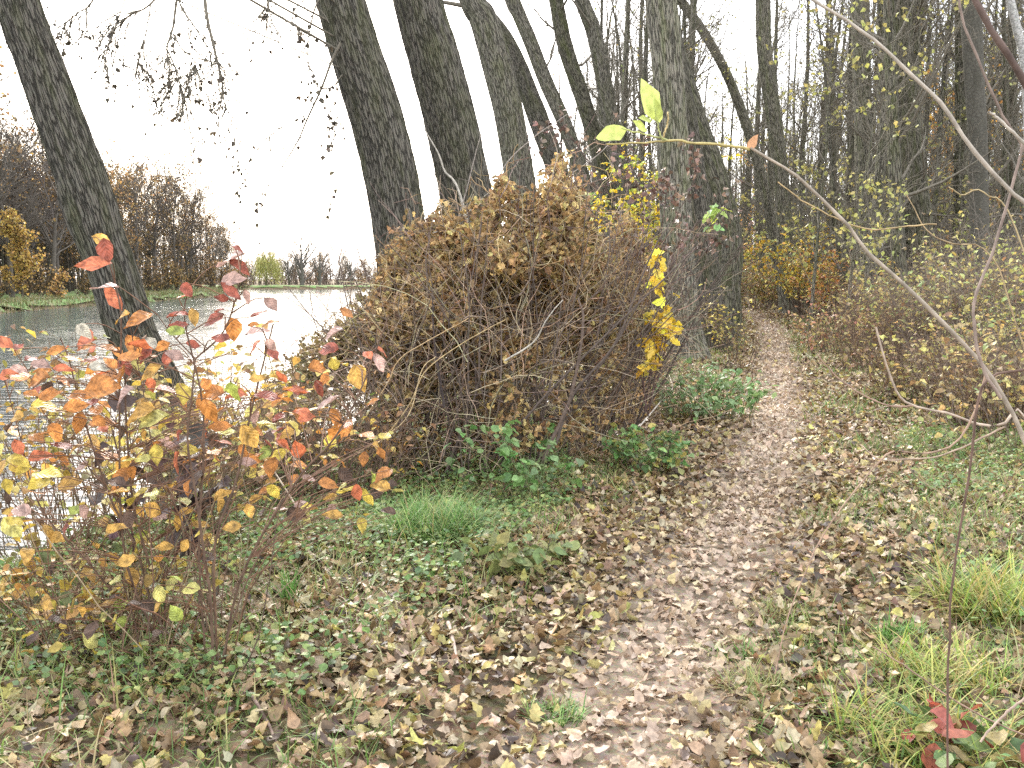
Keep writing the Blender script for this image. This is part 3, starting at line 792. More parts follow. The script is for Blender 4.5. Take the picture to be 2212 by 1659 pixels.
def tangle(label, x0, x1, nlf, nvine, nstem, pal, palw, lsz=(.035, .07)):
    c = np.array([(x0 + x1) / 2, 8.0, land((x0 + x1) / 2, 8.0)])
    t = thing('vine_thicket', label, 'bush', c)
    # woody stems
    X = R.uniform(x0, x1 - .5, nstem); Y = tangle_front(X) + R.uniform(.05, 1.3, nstem)
    H = np.interp(X, BX, BH)
    S = np.stack([X, Y, land(X, Y) - .05], -1)
    D = np.stack([R.normal(.08, .24, nstem), R.normal(0, .15, nstem), np.ones(nstem)], -1)
    P, Rd = grow(S, D, H * R.uniform(.7, 1.08, nstem), R.uniform(.006, .014, nstem), np.full(nstem, .003), 8, .11)
    mb = MB(); tubes(mb, P - c, Rd, 5, np.clip(np.array([[.11, .082, .065]]) * np.exp(R.normal(0, .25, (nstem, 1))) , .02, .3))
    S, D, L, rp = spawn(P, Rd, 7, .15, 1, 45, .4, .6)
    P2, R2 = grow(S, D, L, np.full(len(S), .0032), np.full(len(S), .0015), 5, .25, .0)
    tubes(mb, P2 - c, R2, 3, pick([(.16, .11, .08), (.22, .155, .105), (.1, .075, .06)], len(P2)))
    k = nstem * 4                                          # a net of fine dead canes, the bare lower part
    X = R.uniform(x0, x1, k); Y = tangle_front(X) + R.uniform(-.2, .9, k); Hh = np.interp(X, BX, BH)
    S = np.stack([X, Y, land(X, Y) + Hh * R.uniform(-.02, .62, k)], -1)
    D = np.stack([R.normal(.05, .8, k), R.normal(-.05, .35, k), R.normal(.7, .6, k)], -1)
    P, Rd = grow(S, D, Hh * R.uniform(.2, .6, k), np.full(k, .0034), np.full(k, .0015), 8, .24, -.05)
    tubes(mb, P - c, Rd, 4, pick([(.25, .18, .12), (.2, .15, .11), (.33, .25, .16), (.4, .31, .2), (.12, .09, .07)], k))
    k = int(nstem * .45)                                   # whips standing out of the top
    A, f = tangle_pt(k * 6, x0, x1, .3, .3); A = A[f > .8][:k]; k = len(A)
    P, Rd = grow(A, np.stack([R.normal(.25, .55, k), R.normal(0, .4, k), R.uniform(.2, 1.2, k)], -1), R.uniform(.2, .75, k), np.full(k, .0042), np.full(k, .0018), 8, .16, .0)
    tubes(mb, P - c, Rd, 4, pick([(.2, .14, .1), (.28, .22, .15), (.14, .1, .08)], k))
    mb.obj('stem', M_twig, t)
    # climbing bines, thin and tan
    A, f = tangle_pt(nvine, x0, x1, .6, .35); kk = R.random(len(A)) < sstep(.3, .75, f) + .12; A = A[kk]; nvine = len(A)
    D = np.stack([R.normal(0, 1, nvine), R.normal(-.2, .5, nvine), R.normal(-.25, .55, nvine)], -1)
    P, Rd = grow(A, D, R.uniform(.2, .8, nvine), np.full(nvine, .0032), np.full(nvine, .002), 10, .45, -.06)
    mb = MB(); tubes(mb, P - c, Rd, 4, pick([(.36, .24, .12), (.3, .19, .09), (.44, .33, .19), (.22, .13, .08)], nvine)); mb.obj('vine', M_twig, t)
    # withered leaves
    A, f = tangle_pt(nlf, x0, x1, .62, .42)
    keep = R.random(len(A)) < np.clip(.26 + 1.1 * sstep(.36, .75, f), 0, 1)
    A = A[keep]; n = len(A)
    D = np.stack([R.normal(0, 1, n), R.normal(-.2, .8, n), R.normal(-.5, .6, n)], -1)
    m = MB(); leaves(m, A - c, R.uniform(*lsz, n), D, rv(n) + np.array([0, -.4, .5]), pick(pal, n, palw, .3), 'lobed', .42, (-.5, 1.1), (-1.2, 1.2), 1.0, .05)
    m.obj('foliage', M_vine, t)
    return t, c
BR = [(.33, .21, .09), (.41, .27, .11), (.24, .15, .07), (.48, .35, .15), (.12, .08, .045), (.38, .3, .12)]
TG, cT = tangle('big mound of brown withered vines smothering a bare shrub left of the path', -1.2, 1.8, 50000, 1700, 200, BR, [3, 3, 2, 1.6, 1.3, 1])
tangle('lower slope of olive brown withered leaves falling from the mound to the water', -2.8, -1.2, 10000, 480, 80, [(.2, .15, .06), (.25, .19, .08), (.14, .1, .05), (.3, .24, .1)], None, (.035, .065))
# long shoots poking out of the mound
shoot(TG, cT, [([(1010, 480), (985, 400), (960, 370), (945, 330), (915, 280)], 11.8, .016, .006, PALE),
               ([(990, 470), (1010, 400), (1030, 320), (1045, 270)], 11.6, .009, .003, GREY),
               ([(1060, 440), (1090, 360), (1150, 300), (1200, 265), (1250, 230)], 9.5, .008, .003, GREY),
               ([(1180, 420), (1230, 380), (1300, 330), (1330, 290)], 9.5, .007, .003, GREY),
               ([(1000, 470), (1050, 420), (1100, 390)], 9.8, .007, .003, PALE),
               ([(1090, 780), (1150, 740), (1180, 690), (1215, 645)], 7.1, .008, .003, PALE),
               ([(1120, 920), (1180, 850), (1290, 740), (1370, 660), (1440, 590), (1490, 540)], 7.2, .01, .004, (.1, .075, .06)),
               ([(1200, 960), (1240, 850), (1330, 740), (1400, 560), (1450, 480)], 7.2, .012, .004, (.1, .075, .06)),
               ([(1170, 1000), (1230, 860), (1260, 700), (1250, 640)], 7.1, .014, .006, (.12, .085, .065)),
               ([(960, 880), (940, 760), (932, 640)], 7.2, .011, .005, (.06, .045, .04)),
               ([(780, 1010), (880, 880), (920, 800), (1000, 740), (1090, 690)], 6.9, .004, .003, (.42, .3, .15)),
               ([(730, 990), (830, 840), (860, 780), (920, 740), (1010, 690)], 6.9, .004, .003, (.4, .27, .14)),
               ([(700, 1030), (800, 960), (880, 900), (910, 800), (940, 770)], 6.8, .004, .003, (.45, .33, .18))])

# dark withered sprays in front of the upright trunk
def spray(root, base, lines, leafn, size, pal, shape, spread=.05, name='foliage', tw=(.1, .06, .05), r=.006, kids=4, Lk=(.1, .3), mat=None):
    mb = MB(); allp = []
    for pl, Y in lines:
        P = polyl(pl, Y, 10)
        tubes(mb, (P - base)[None], np.linspace(r, r * .4, 10)[None], 4, tw)
        S, D, L, rp = spawn(P[None], np.full((1, 10), .004), kids, .3, 1, 45, .2, .6)
        Pk, Rk = grow(S, D, R.uniform(*Lk, len(S)), np.full(len(S), r * .5), np.full(len(S), r * .25), 5, .2, 0)
        tubes(mb, Pk - base, Rk, 3, tw)
        allp += [P[4:], Pk[:, 1:].reshape(-1, 3)]
    mb.obj('branch', M_twig, root)
    A = np.concatenate(allp); A = A[R.integers(0, len(A), leafn)] + R.normal(0, spread, (leafn, 3))
    n = leafn
    D = np.stack([R.normal(0, .8, n), R.normal(0, .8, n), R.normal(-.6, .5, n)], -1)
    m = MB(); leaves(m, A - base, R.uniform(*size, n), D, rv(n) + np.array([0, 0, .6]), pick(pal, n, None, .25), shape, .4, (0, .8), (-.9, .5), .6, .03)
    return m.obj(name, mat or M_leaf, root)
bb = np.array([*gpt(1440, 830), 0.])
ws = thing('withered_shrub', 'bare shrub with dark chocolate brown withered leaves in front of the upright trunk', 'shrub', bb)
spray(ws, bb, [([(1380, 900), (1400, 700), (1420, 560), (1480, 430), (1510, 370)], 10.2), ([(1390, 900), (1430, 640), (1490, 500), (1560, 450)], 10.5), ([(1370, 900), (1380, 600), (1390, 450), (1350, 330)], 10.0),
               ([(1400, 880), (1440, 600), (1500, 540), (1560, 490)], 10.6), ([(1380, 700), (1340, 480), (1290, 380), (1230, 290), (1190, 265)], 9.8), ([(1400, 700), (1440, 420), (1440, 400)], 10.1)],
      520, (.04, .075), [(.14, .085, .06), (.19, .12, .08), (.25, .17, .12), (.09, .06, .045)], 'poplar', .05, kids=9, Lk=(.15, .5), mat=M_dry)
mv = thing('maple_sapling', 'slender sapling with a string of bright yellow lobed leaves beside the big upright trunk', 'sapling', np.array([*gpt(1400, 900), 0.]))
spray(mv, np.array(mv.location), [([(1400, 900), (1380, 760), (1400, 660), (1418, 600), (1422, 590)], 9.0), ([(1395, 880), (1410, 780), (1436, 700), (1440, 640)], 9.05), ([(1400, 880), (1432, 780), (1436, 720), (1425, 690)], 8.95), ([(1395, 890), (1390, 810), (1400, 780), (1404, 740)], 8.5), ([(1400, 900), (1425, 760), (1440, 680), (1425, 610), (1412, 560)], 8.5), ([(1400, 900), (1418, 800), (1436, 740), (1444, 700)], 8.5)],
      125, (.07, .125), [(.75, .52, .05), (.68, .46, .05), (.7, .54, .1)], 'lobed', .03, kids=2, Lk=(.03, .1))

# ------------------------------------------------------------------ the dogwood in front, left
COLR = {'R': (.46, .135, .06), 'D': (.27, .075, .045), 'O': (.46, .19, .05), 'OY': (.5, .29, .07), 'Y': (.5, .38, .07), 'G': (.3, .34, .07), 'P': (.42, .27, .22), 'W': (.5, .46, .36), 'YG': (.5, .45, .14), 'B': (.1, .06, .04)}
LV = [(550, 85, 95, 20, 'OY'), (572, 140, 115, 80, 'D'), (515, 235, 170, -15, 'R'), (560, 345, 130, -10, 'P'), (610, 400, 130, 60, 'R'), (1280, 120, 70, 10, 'D'), (1240, 195, 150, -25, 'P'), (1290, 225, 110, 30, 'D'),
      (1260, 300, 120, -5, 'P'), (1235, 365, 115, 50, 'D'), (1190, 400, 70, 0, 'D'), (1330, 390, 75, 80, 'P'), (1005, 355, 85, 60, 'D'), (995, 390, 90, 0, 'R'), (955, 485, 110, -15, 'D'), (1040, 500, 90, 80, 'OY'),
      (1450, 430, 80, 55, 'P'), (1140, 510, 120, -20, 'D'), (1180, 470, 60, 0, 'D'), (1390, 490, 90, -10, 'D'), (1360, 545, 60, 0, 'O'), (1465, 520, 60, -20, 'O'), (1375, 565, 110, -25, 'P'), (1250, 565, 115, 85, 'O'),
      (1185, 600, 90, 20, 'D'), (960, 545, 90, -10, 'D'), (945, 580, 110, 0, 'G'), (1370, 640, 90, -30, 'R'), (1460, 650, 80, 60, 'P'), (650, 490, 90, -15, 'OY'), (740, 510, 150, -20, 'O'), (450, 635, 160, -15, 'R'),
      (450, 570, 90, 40, 'W'), (720, 650, 115, 60, 'O'), (815, 645, 95, 50, 'W'), (700, 710, 120, -10, 'O'), (300, 680, 90, -20, 'O'), (360, 710, 85, 0, 'O'), (340, 770, 95, 0, 'R'), (490, 730, 90, -20, 'D'),
      (30, 800, 95, -20, 'R'), (120, 825, 70, -10, 'O'), (195, 830, 135, -10, 'O'), (220, 750, 95, 0, 'P'), (530, 760, 95, 0, 'W'), (590, 750, 90, 30, 'O'), (680, 770, 85, 80, 'D'), (540, 810, 180, 10, 'O'),
      (550, 880, 190, -10, 'O'), (270, 920, 115, 0, 'O'), (815, 860, 78, 75, 'R'), (890, 870, 95, -20, 'P'), (940, 700, 100, 20, 'P'), (980, 910, 120, 75, 'Y'), (1250, 900, 100, 80, 'G'), (1120, 1005, 130, 75, 'O'),
      (770, 960, 80, 10, 'OY'), (880, 950, 70, 30, 'Y'), (650, 910, 140, -20, 'P'), (820, 1050, 160, -15, 'YG'), (750, 1010, 150, -15, 'OY'), (1430, 935, 130, 15, 'D'), (1385, 830, 80, 0, 'OY'), (1340, 1140, 130, 60, 'OY'),
      (1930, 825, 140, 70, 'OY'), (1760, 655, 110, 10, 'D'), (1785, 580, 110, -15, 'P'), (1860, 480, 80, 50, 'O'), (2040, 740, 100, 60, 'P'), (1720, 880, 90, 60, 'D'), (1630, 1000, 80, 30, 'R'), (1650, 1040, 90, -10, 'R'),
      (1800, 1040, 100, 70, 'O'), (1770, 970, 130, -20, 'P'), (80, 1030, 90, 0, 'OY'), (100, 1200, 95, 50, 'R'), (330, 1200, 115, 15, 'D'), (220, 1240, 120, -20, 'R'), (90, 1255, 110, 0, 'Y'), (300, 1110, 100, -50, 'O'),
      (200, 1150, 95, 20, 'O'), (670, 1390, 175, -35, 'O'), (630, 1620, 140, -40, 'OY'), (750, 1450, 115, -30, 'Y'), (840, 1240, 115, 80, 'Y'), (1340, 1540, 75, 70, 'OY'), (1245, 1625, 95, 0, 'OY'), (960, 1600, 95, 80, 'OY'),
      (1820, 1410, 90, -20, 'YG'), (1920, 1440, 85, 80, 'R'), (1760, 1385, 95, 0, 'O'), (2050, 1230, 65, -60, 'O'), (880, 485 + 1250, 100, -5, 'OY'), (610, 1800, 90, 60, 'OY'), (680, 1810, 95, -25, 'OY'), (700, 1900, 110, 70, 'OY'),
      (860, 1990, 100, 80, 'YG'), (925, 1930, 90, -40, 'YG'), (935, 2080, 60, 0, 'Y'), (70, 1630, 130, -50, 'YG'), (60, 1540, 110, -10, 'O'), (250, 1330, 150, -10, 'Y'), (380, 1400, 120, 0, 'OY')]
STEM = [([(462, 1495), (455, 1300), (440, 1190), (420, 1050), (405, 950), (415, 850), (422, 775)], 3.6, .0065), ([(422, 775), (480, 720), (510, 640), (524, 540)], 3.55, .0035), ([(422, 775), (370, 720), (340, 680)], 3.62, .003),
        ([(472, 1490), (462, 1250), (470, 1150), (510, 1040), (540, 900), (570, 780), (590, 700)], 3.65, .006), ([(356, 1414), (330, 1250), (290, 1100), (275, 950), (272, 800), (300, 720)], 3.95, .0065),
        ([(350, 1418), (300, 1200), (240, 1080), (180, 900), (150, 780), (130, 730)], 3.95, .006), ([(352, 1412), (270, 1200), (258, 900), (262, 700), (250, 620), (222, 520)], 3.8, .0055),
        ([(474, 1488), (520, 1250), (640, 1040), (720, 950), (780, 840), (840, 680)], 3.75, .0055), ([(340, 1420), (220, 1250), (90, 1100), (40, 930), (10, 820)], 4.0, .005), ([(450, 1485), (430, 1200), (440, 900), (400, 700), (405, 630)], 3.7, .005),
        ([(360, 1400), (340, 1200), (200, 1020), (100, 900), (60, 800)], 4.0, .004), ([(470, 1480), (440, 1250), (340, 1000), (310, 850), (280, 700)], 3.8, .004), ([(465, 1490), (500, 1350), (560, 1200), (640, 1120)], 3.6, .004)]
dbase = np.array([*gpt(440, 1480), 0.]); dbase[2] = land(dbase[0], dbase[1])
DW = thing('dogwood_shrub', 'tall foreground shrub with large red, orange and yellow oval leaves before the river', 'shrub', dbase)
mb = MB(); sp_all = []
for pl, Y, r in STEM:
    P = polyl(pl, Y, 22)
    z = land(P[0, 0], P[0, 1])
    if pl[0][1] > 1390: P[0, 2] = z - .03
    tubes(mb, (P - dbase)[None], np.linspace(r, r * .45, 22)[None], 6, (.12, .075, .05))
    sp_all.append(P)
SP = np.concatenate(sp_all)
for k in range(70):                                         # bare shoots low down in the shrub
    b_ = at(R.uniform(120, 520), R.uniform(1400, 1500), R.uniform(3.6, 4.3)); b_[2] = land(b_[0], b_[1])
    P_, r_ = grow(b_[None], np.array([[R.normal(0, .3), R.normal(0, .2), 1]]), np.array([R.uniform(.35, 1.0)]), np.array([.003]), np.array([.0014]), 8, .12)
    tubes(mb, P_ - dbase, r_, 4, pick([(.2, .12, .075), (.14, .09, .06), (.26, .2, .12)], 1))
LP = []; LL = []; LD = []; LN = []; LC = []
for (zx, zy, ln, an, c) in LV:
    x, y = zx * .402, 485 + zy * .402
    Y = R.uniform(3.45, 3.9)
    P = at(x, y, Y)
    L = metres(ln * .402, Y) * 1.15
    a = math.radians(-an)
    if R.random() < .5 and abs(an) < 45: a += math.pi
    if abs(an) > 45: a = math.radians(-an if an > 0 else an)
    dirn = np.array([math.cos(a), R.normal(0, .25), math.sin(a)])
    LP.append(P - nrm(dirn) * L * .5); LL.append(L); LD.append(dirn)
    face = R.uniform(.35, 1.0) if abs(an) > 40 else R.uniform(.1, .8)
    LN.append(np.array([R.normal(0, .25), -face, R.uniform(.4, .9)])); LC.append(COLR[c])
nx = len(LP)
# smaller leaves further in
def band(n, x0, x1, y0, y1, yr, ln):
    x = R.uniform(x0, x1, n); y = R.uniform(y0, y1, n)
    for k in range(n):
        Y = R.uniform(*yr)
        LP.append(at(x[k], y[k], Y)); LL.append(R.uniform(*ln)); LD.append(np.array([R.normal(0, 1), R.normal(0, .6), R.normal(-.25, .45)]))
        LN.append(np.array([R.normal(0, .35), R.uniform(-.9, .1), R.uniform(.4, 1)]))
        f = (y[k] - 740) / 560 + R.normal(0, .2)
        LC.append(COLR[['R', 'O', 'D', 'O'][R.integers(4)] if f < .25 else ['O', 'OY', 'Y', 'P', 'YG', 'B'][R.integers(6)] if f < .55 else ['Y', 'OY', 'YG', 'G', 'B'][R.integers(5)]])
band(50, 0, 430, 740, 900, (3.6, 4.4), (.06, .1))
band(115, 0, 480, 900, 1150, (3.5, 4.6), (.055, .095))
band(80, 0, 470, 1150, 1400, (3.4, 4.4), (.045, .08))
band(50, 560, 860, 930, 1120, (3.9, 4.8), (.06, .095))
band(45, 430, 640, 820, 1000, (3.8, 4.6), (.06, .095))
band(16, 560, 830, 720, 940, (3.8, 4.6), (.06, .095))
LP = np.array(LP); LL = np.array(LL); LD = np.array(LD); LN = np.array(LN); LC = np.array(LC)
# a twig from every leaf to the nearest stem
tws = []
for k in range(len(LP)):
    d = SP - LP[k]
    dist = np.linalg.norm(d, axis=1) + np.maximum(0, d[:, 2] + .05) * 3
    s = SP[dist.argmin()]
    mid = (LP[k] + s) / 2 + np.array([R.normal(0, .015), R.normal(0, .015), .02])
    tws.append(catmull(np.array([s, mid, LP[k]]), 6))
tws = np.array(tws)
tubes(mb, tws - dbase, np.tile(np.linspace(.0024, .0013, 6), (len(tws), 1)), 4, (.16, .085, .05))
mb.obj('stem', M_twig, DW)
mb = MB()
leaves(mb, LP - dbase, LL, LD, LN, np.clip(LC * np.exp(R.normal(0, .14, (len(LC), 1))), .01, .9), 'ovate', .33, (.05, .5), (-.7, .35), .5, .02, .16)
mb.obj('foliage', M_bigleaf, DW)
# a low yellowing thicket behind it
shrub('low_thicket', 'low yellow and olive leaved thicket on the bank, under the red leaved shrub', 'bush', (-2.25, 5.7), (1.5, .9), 1.15, 150, 1250, (.04, .075),
      [(.45, .33, .06), (.3, .26, .07), (.4, .22, .06), (.2, .13, .06), (.5, .4, .12)], None, .004, (.14, .1, .06), lean=.35, twig=4)
shrub('low_thicket', 'sparse brown stemmed thicket at the left edge with yellow leaves near the ground', 'bush', (-1.75, 4.0), (.6, .5), .6, 60, 260, (.035, .07),
      [(.45, .33, .06), (.35, .25, .07), (.4, .22, .06), (.12, .14, .05)], None, .003, (.16, .1, .06), lean=.35, twig=3)
shrub('low_thicket', 'brown twiggy growth with orange and yellow leaves between the shrub and the mound', 'bush', (-1.35, 6.7), (.95, .55), .95, 170, 520, (.03, .065),
      [(.5, .24, .05), (.48, .34, .07), (.24, .13, .06), (.13, .16, .05), (.3, .18, .08)], [1, 1.2, 2, 1, 1], .004, (.13, .085, .06), lean=.3, twig=4)
shrub('low_thicket', 'olive and straw weeds on the bank between the red leaved shrub and the brown slope', 'bush', (-2.1, 7.0), (.8, .6), .95, 110, 560, (.035, .065),
      [(.36, .29, .09), (.24, .17, .08), (.3, .3, .1), (.42, .3, .12)], None, .0035, (.2, .145, .09), lean=.35, twig=5)
# dark withered seed heads
wb = np.array([*gpt(300, 1330), 0.])
wt = thing('withered_plant', 'dead plant with clumps of nearly black curled leaves inside the dogwood', 'plant', wb)
spray(wt, wb, [([(300, 1330), (280, 1100), (250, 960), (240, 920)], 4.3), ([(310, 1330), (380, 1150), (400, 1020), (390, 980)], 4.3), ([(320, 1330), (400, 1150), (430, 1060)], 4.2)], 60, (.06, .12), [(.055, .038, .03), (.08, .055, .045), (.12, .085, .075)], 'lobed', .05, kids=5, Lk=(.05, .16), mat=M_dry)

# ------------------------------------------------------------------ green plants and bushes
def plant_at(name, label, cat, x, y, rad, h, nst, nlf, ls, pal, **kw):
    g = gpt(x, y)
    return shrub(name, label, cat, (g[0], g[1]), rad, h, nst, nlf, ls, pal, **kw)
GN = [(.13, .24, .07), (.17, .29, .09), (.22, .32, .12), (.15, .21, .08)]
plant_at('bramble_plant', 'fresh green bramble climbing the foot of the brown mound', 'plant', 1130, 1085, (.3, .2), .72, 16, 190, (.05, .085), GN, stem_r=.004, stem_col=(.12, .14, .06), twig=3, lean=.5, low=.3)
plant_at('nettle_patch', 'green nettle clump at the foot of the big upright trunk', 'plant', 1535, 905, (.85, .5), .66, 60, 560, (.05, .09), [(.17, .27, .1), (.22, .32, .12), (.27, .34, .16)], stem_r=.004, stem_col=(.1, .13, .05), twig=2, lean=.3)
plant_at('herb_patch', 'green and yellow herbs where the mound meets the path verge', 'plant', 1400, 1010, (.5, .35), .42, 40, 300, (.05, .08), GN + [(.36, .33, .09)], stem_r=.003, twig=2, lean=.5)
plant_at('bramble_plant', 'dull green bramble leaves lying over the grass in front of the mound', 'plant', 1150, 1235, (.45, .25), .3, 22, 110, (.06, .1), [(.14, .19, .07), (.2, .22, .08), (.28, .26, .09)], stem_r=.003, twig=2, lean=.9)
plant_at('herb_patch', 'bright green leaves glimpsed in the gap left of the mound', 'plant', 615, 1045, (.3, .2), .4, 20, 120, (.06, .1), [(.12, .27, .05), (.16, .32, .06)], stem_r=.003, twig=2)
shrub('young_maple', 'yellow green leaved sapling peeping over the top of the brown mound', 'sapling', (.75, 9.6), (.15, .15), 2.5, 3, 30, (.08, .12), [(.4, .42, .08), (.3, .4, .1), (.22, .36, .12)], None, .006, (.1, .09, .05), 'lobed', lean=.03, low=.8, twig=3, wid=.45)
shrub('yellow_bush', 'vivid yellow bush shining between the leaning row and the upright trunk', 'bush', (10.8 - 2.55 * 1.0, 25.0) if False else (at(1405, 470, 27)[0], 27), (.6, .5), 4.5, 20, 1800, (.1, .15), [(.7, .5, .04), (.6, .5, .06), (.4, .45, .08)], None, .012, twig=8, lean=.1, low=.45)
plant_at('yellow_bush', 'bushy yellow leaved shrub on the right where the path bends', 'bush', 1730, 690, (1.1, .9), 3.2, 40, 2100, (.08, .15), [(.6, .42, .05), (.52, .42, .08), (.6, .34, .06), (.33, .33, .1)], stem_r=.012, twig=6, lean=.35, low=.2)
plant_at('orange_bush', 'low orange and rust leaved shrub beside the yellow one at the bend', 'bush', 1810, 700, (1.0, .9), 2.3, 36, 1100, (.08, .14), [(.55, .24, .07), (.5, .3, .1), (.4, .2, .1), (.5, .4, .1)], stem_r=.01, twig=5, lean=.4, low=.15)
plant_at('pale_bush', 'soft ochre and pink brown shrub closing the far end of the path', 'bush', 1640, 668, (1.6, 1.2), 2.6, 60, 2200, (.09, .15), [(.45, .28, .1), (.42, .34, .1), (.38, .22, .12), (.3, .3, .1)], stem_r=.01, twig=5, lean=.4, low=.05)
plant_at('yellow_bush', 'small yellow speckled shrub between the curved trunk and the path', 'bush', 1545, 760, (.7, .5), 1.35, 34, 420, (.05, .085), [(.6, .47, .08), (.5, .42, .12), (.3, .25, .1), (.2, .14, .07)], stem_r=.006, twig=6, lean=.3, low=.1)
plant_at('bare_bush', 'brown twiggy bush with few pale leaves right beside the big upright trunk', 'bush', 1600, 800, (.35, .3), .9, 20, 110, (.04, .07), [(.4, .3, .1), (.24, .16, .08), (.2, .2, .07)], stem_r=.005, twig=6, lean=.25)
plant_at('rose_bush', 'reddish brown low bush on the right verge near the bend', 'bush', 1830, 770, (1.2, .7), 1.1, 50, 600, (.05, .09), [(.4, .2, .12), (.36, .24, .1), (.45, .36, .14), (.24, .14, .09)], stem_r=.006, twig=5, lean=.4)
# thicket along the right verge
VL = [(.46, .39, .12), (.54, .47, .18), (.38, .28, .12), (.26, .18, .09), (.28, .32, .11)]
rt = [(1930, 800, 1.5, 'brown bramble thicket with pale yellow leaves below the grey ivy twined trunk'), (2060, 800, 1.7, 'thicket of dry stems and yellow leaves below the broad mossy trunk'),
      (2190, 800, 1.8, 'dry thicket under the smooth dark banded trunk at the right edge'), (2010, 870, .95, 'low bramble with yellow spotted leaves on the right verge, nearer than the thicket'),
      (2160, 930, 1.0, 'low mixed yellow and green bramble at the right edge, in front of the thicket'), (1890, 745, 1.4, 'dark twiggy thicket with brown leaves just beyond the right bend')]
for (x, y, h, lb) in rt:
    plant_at('bramble_thicket', lb, 'bush', x, y, (1.5, .9) if h > 1.2 else (1.0, .5), h, 150, 520, (.045, .095), [VL[int(q_)] for q_ in R.integers(0, 5, 3)] + [(.26, .16, .08)], stem_r=.0045, stem_col=(.15, .1, .07), twig=7, lean=.45, low=.05, group='bramble thickets on the right verge')
# foreground right corner
plant_at('grass_tussock', 'x', 'grass', 2150, 1560, .1, .1, 2, 0, (.1, .2), GN) if False else None
def tussock(label, x, y, n, rad, L, pal, width=.004, lean=.8, curve=1.1):
    g = gpt(x, y); b = np.array([g[0], g[1], land(g[0], g[1])])
    a_ = R.uniform(0, 6.28, n); r_ = rad * 1.5 * R.random(n) ** .6; p = np.stack([r_ * np.cos(a_), r_ * np.sin(a_)], -1)
    P = np.stack([p[:, 0], p[:, 1], land(b[0] + p[:, 0], b[1] + p[:, 1]) - b[2]], -1)
    m = MB(); blades(m, P, R.uniform(L * .5, L * 1.1, n), pick(pal, n), width, lean, curve, 7)
    o = m.obj('grass_tussock', M_grass); o.location = b
    return tag(o, label, 'grass')
YGR = [(.32, .34, .07), (.4, .38, .1), (.22, .3, .06), (.42, .33, .12), (.15, .24, .05)]
GG = [(.14, .27, .06), (.2, .3, .09), (.1, .21, .05), (.3, .33, .12)]
tussock('long yellow green arching grass at the right edge, topmost clump of three', 2150, 1310, 620, .17, .38, YGR, .0045)
tussock('wide yellow green grass clump in the lower right, left of the dark stem', 2030, 1460, 380, .17, .24, YGR)
tussock('yellowing grass clump in the bottom right corner of the view', 1990, 1600, 420, .19, .26, YGR)
tussock('fine green grass mound in front of the brown vine mound', 935, 1175, 1100, .19, .34, GG, .0035, .7, 1.0)
tussock('upright dark green grass tuft among the leaves left of centre', 625, 1330, 60, .025, .2, [(.1, .22, .05), (.13, .26, .06)], .004, .25, .3)
tussock('small green grass tuft on the right side of the trodden strip', 1590, 1385, 160, .07, .11, GG, .003)
tussock('bright green grass tuft on the right verge among the brown leaves', 1950, 1370, 260, .06, .14, [(.12, .25, .05), (.16, .28, .06)], .003)
tussock('straw tinged grass tuft beside the path, nearer than the small green one', 1620, 1460, 260, .09, .14, [(.3, .3, .1), (.36, .3, .13), (.2, .26, .08)], .0028)
tussock('flat green grass tuft at the left edge of the path in the foreground', 1200, 1520, 200, .07, .12, GG, .003)
tussock('thin straw coloured grass tuft halfway down the right side of the path', 1680, 1310, 240, .1, .13, [(.3, .28, .1), (.38, .32, .14), (.2, .24, .07)], .0028)
plant_at('bramble_plant', 'bramble with red and dark green leaves in the bottom right corner', 'plant', 2130, 1660, (.17, .14), .3, 14, 60, (.07, .115), [(.3, .08, .05), (.09, .15, .05), (.14, .18, .06), (.26, .2, .07)], stem_r=.003, twig=3, lean=.8, low=.2)

# ------------------------------------------------------------------ arching shrubs reaching in from the right
ab = np.array([1.75, 2.1, land(1.75, 2.1)])
AS = thing('arching_shrub', 'arching grey brown shoot ending in fresh pale green leaves, reaching in from the right', 'shrub', ab)
shoot(AS, ab, [([(2500, 2300), (2420, 1700), (2300, 1200), (2212, 960), (2165, 860), (2100, 765), (1960, 630), (1880, 560), (1830, 490), (1760, 420), (1700, 370), (1620, 323)], 2.3, .0068, .003, (.31, .255, .195)),
               ([(1620, 323), (1550, 312), (1480, 305), (1440, 303), (1405, 303), (1322, 306)], 2.3, .0034, .0016, (.42, .34, .14)),
               ([(1440, 303), (1400, 290), (1365, 280), (1345, 278)], 2.3, .0022, .0014, (.35, .36, .14)), ([(1436, 303), (1425, 285), (1420, 260)], 2.3, .0022, .0014, (.35, .36, .14)),
               ([(1432, 300), (1438, 280), (1444, 250)], 2.3, .0022, .0016, (.4, .3, .14)), ([(2165, 860), (2130, 800), (2112, 730), (2110, 640), (2150, 540), (2190, 400), (2212, 300)], 2.25, .004, .003, (.24, .18, .145)),
               ([(2020, 485), (1960, 490), (1870, 493), (1800, 470), (1730, 430), (1680, 395)], 2.35, .0018, .0014, (.36, .26, .13))], name='stem', sides=8)
mb = MB()
lf = [(1420, 262, 1392, 172, 80), (1425, 265, 1415, 215, 45), (1408, 262, 1380, 255, 34), (1398, 283, 1365, 262, 40), (1352, 279, 1288, 300, 70), (1618, 322, 1636, 293, 32)]
LP = []; LD = []; LL = []
for (x0, y0, x1, y1, l) in lf:
    a = at(x0, y0, 2.3); b = at(x1, y1, 2.27); LP.append(a); LD.append(b - a); LL.append(np.linalg.norm(b - a) * 1.05)
cols = [(.42, .47, .13)] * 5 + [(.45, .25, .14)]
leaves(mb, np.array(LP) - ab, np.array(LL), np.array(LD), np.array([[.3, -1, .35]] * 6) + R.normal(0, .15, (6, 3)), cols, 'ovate', .25, (.1, .3), (-.15, .2), .2, .008, .06)
mb.obj('foliage', M_leaf, AS)
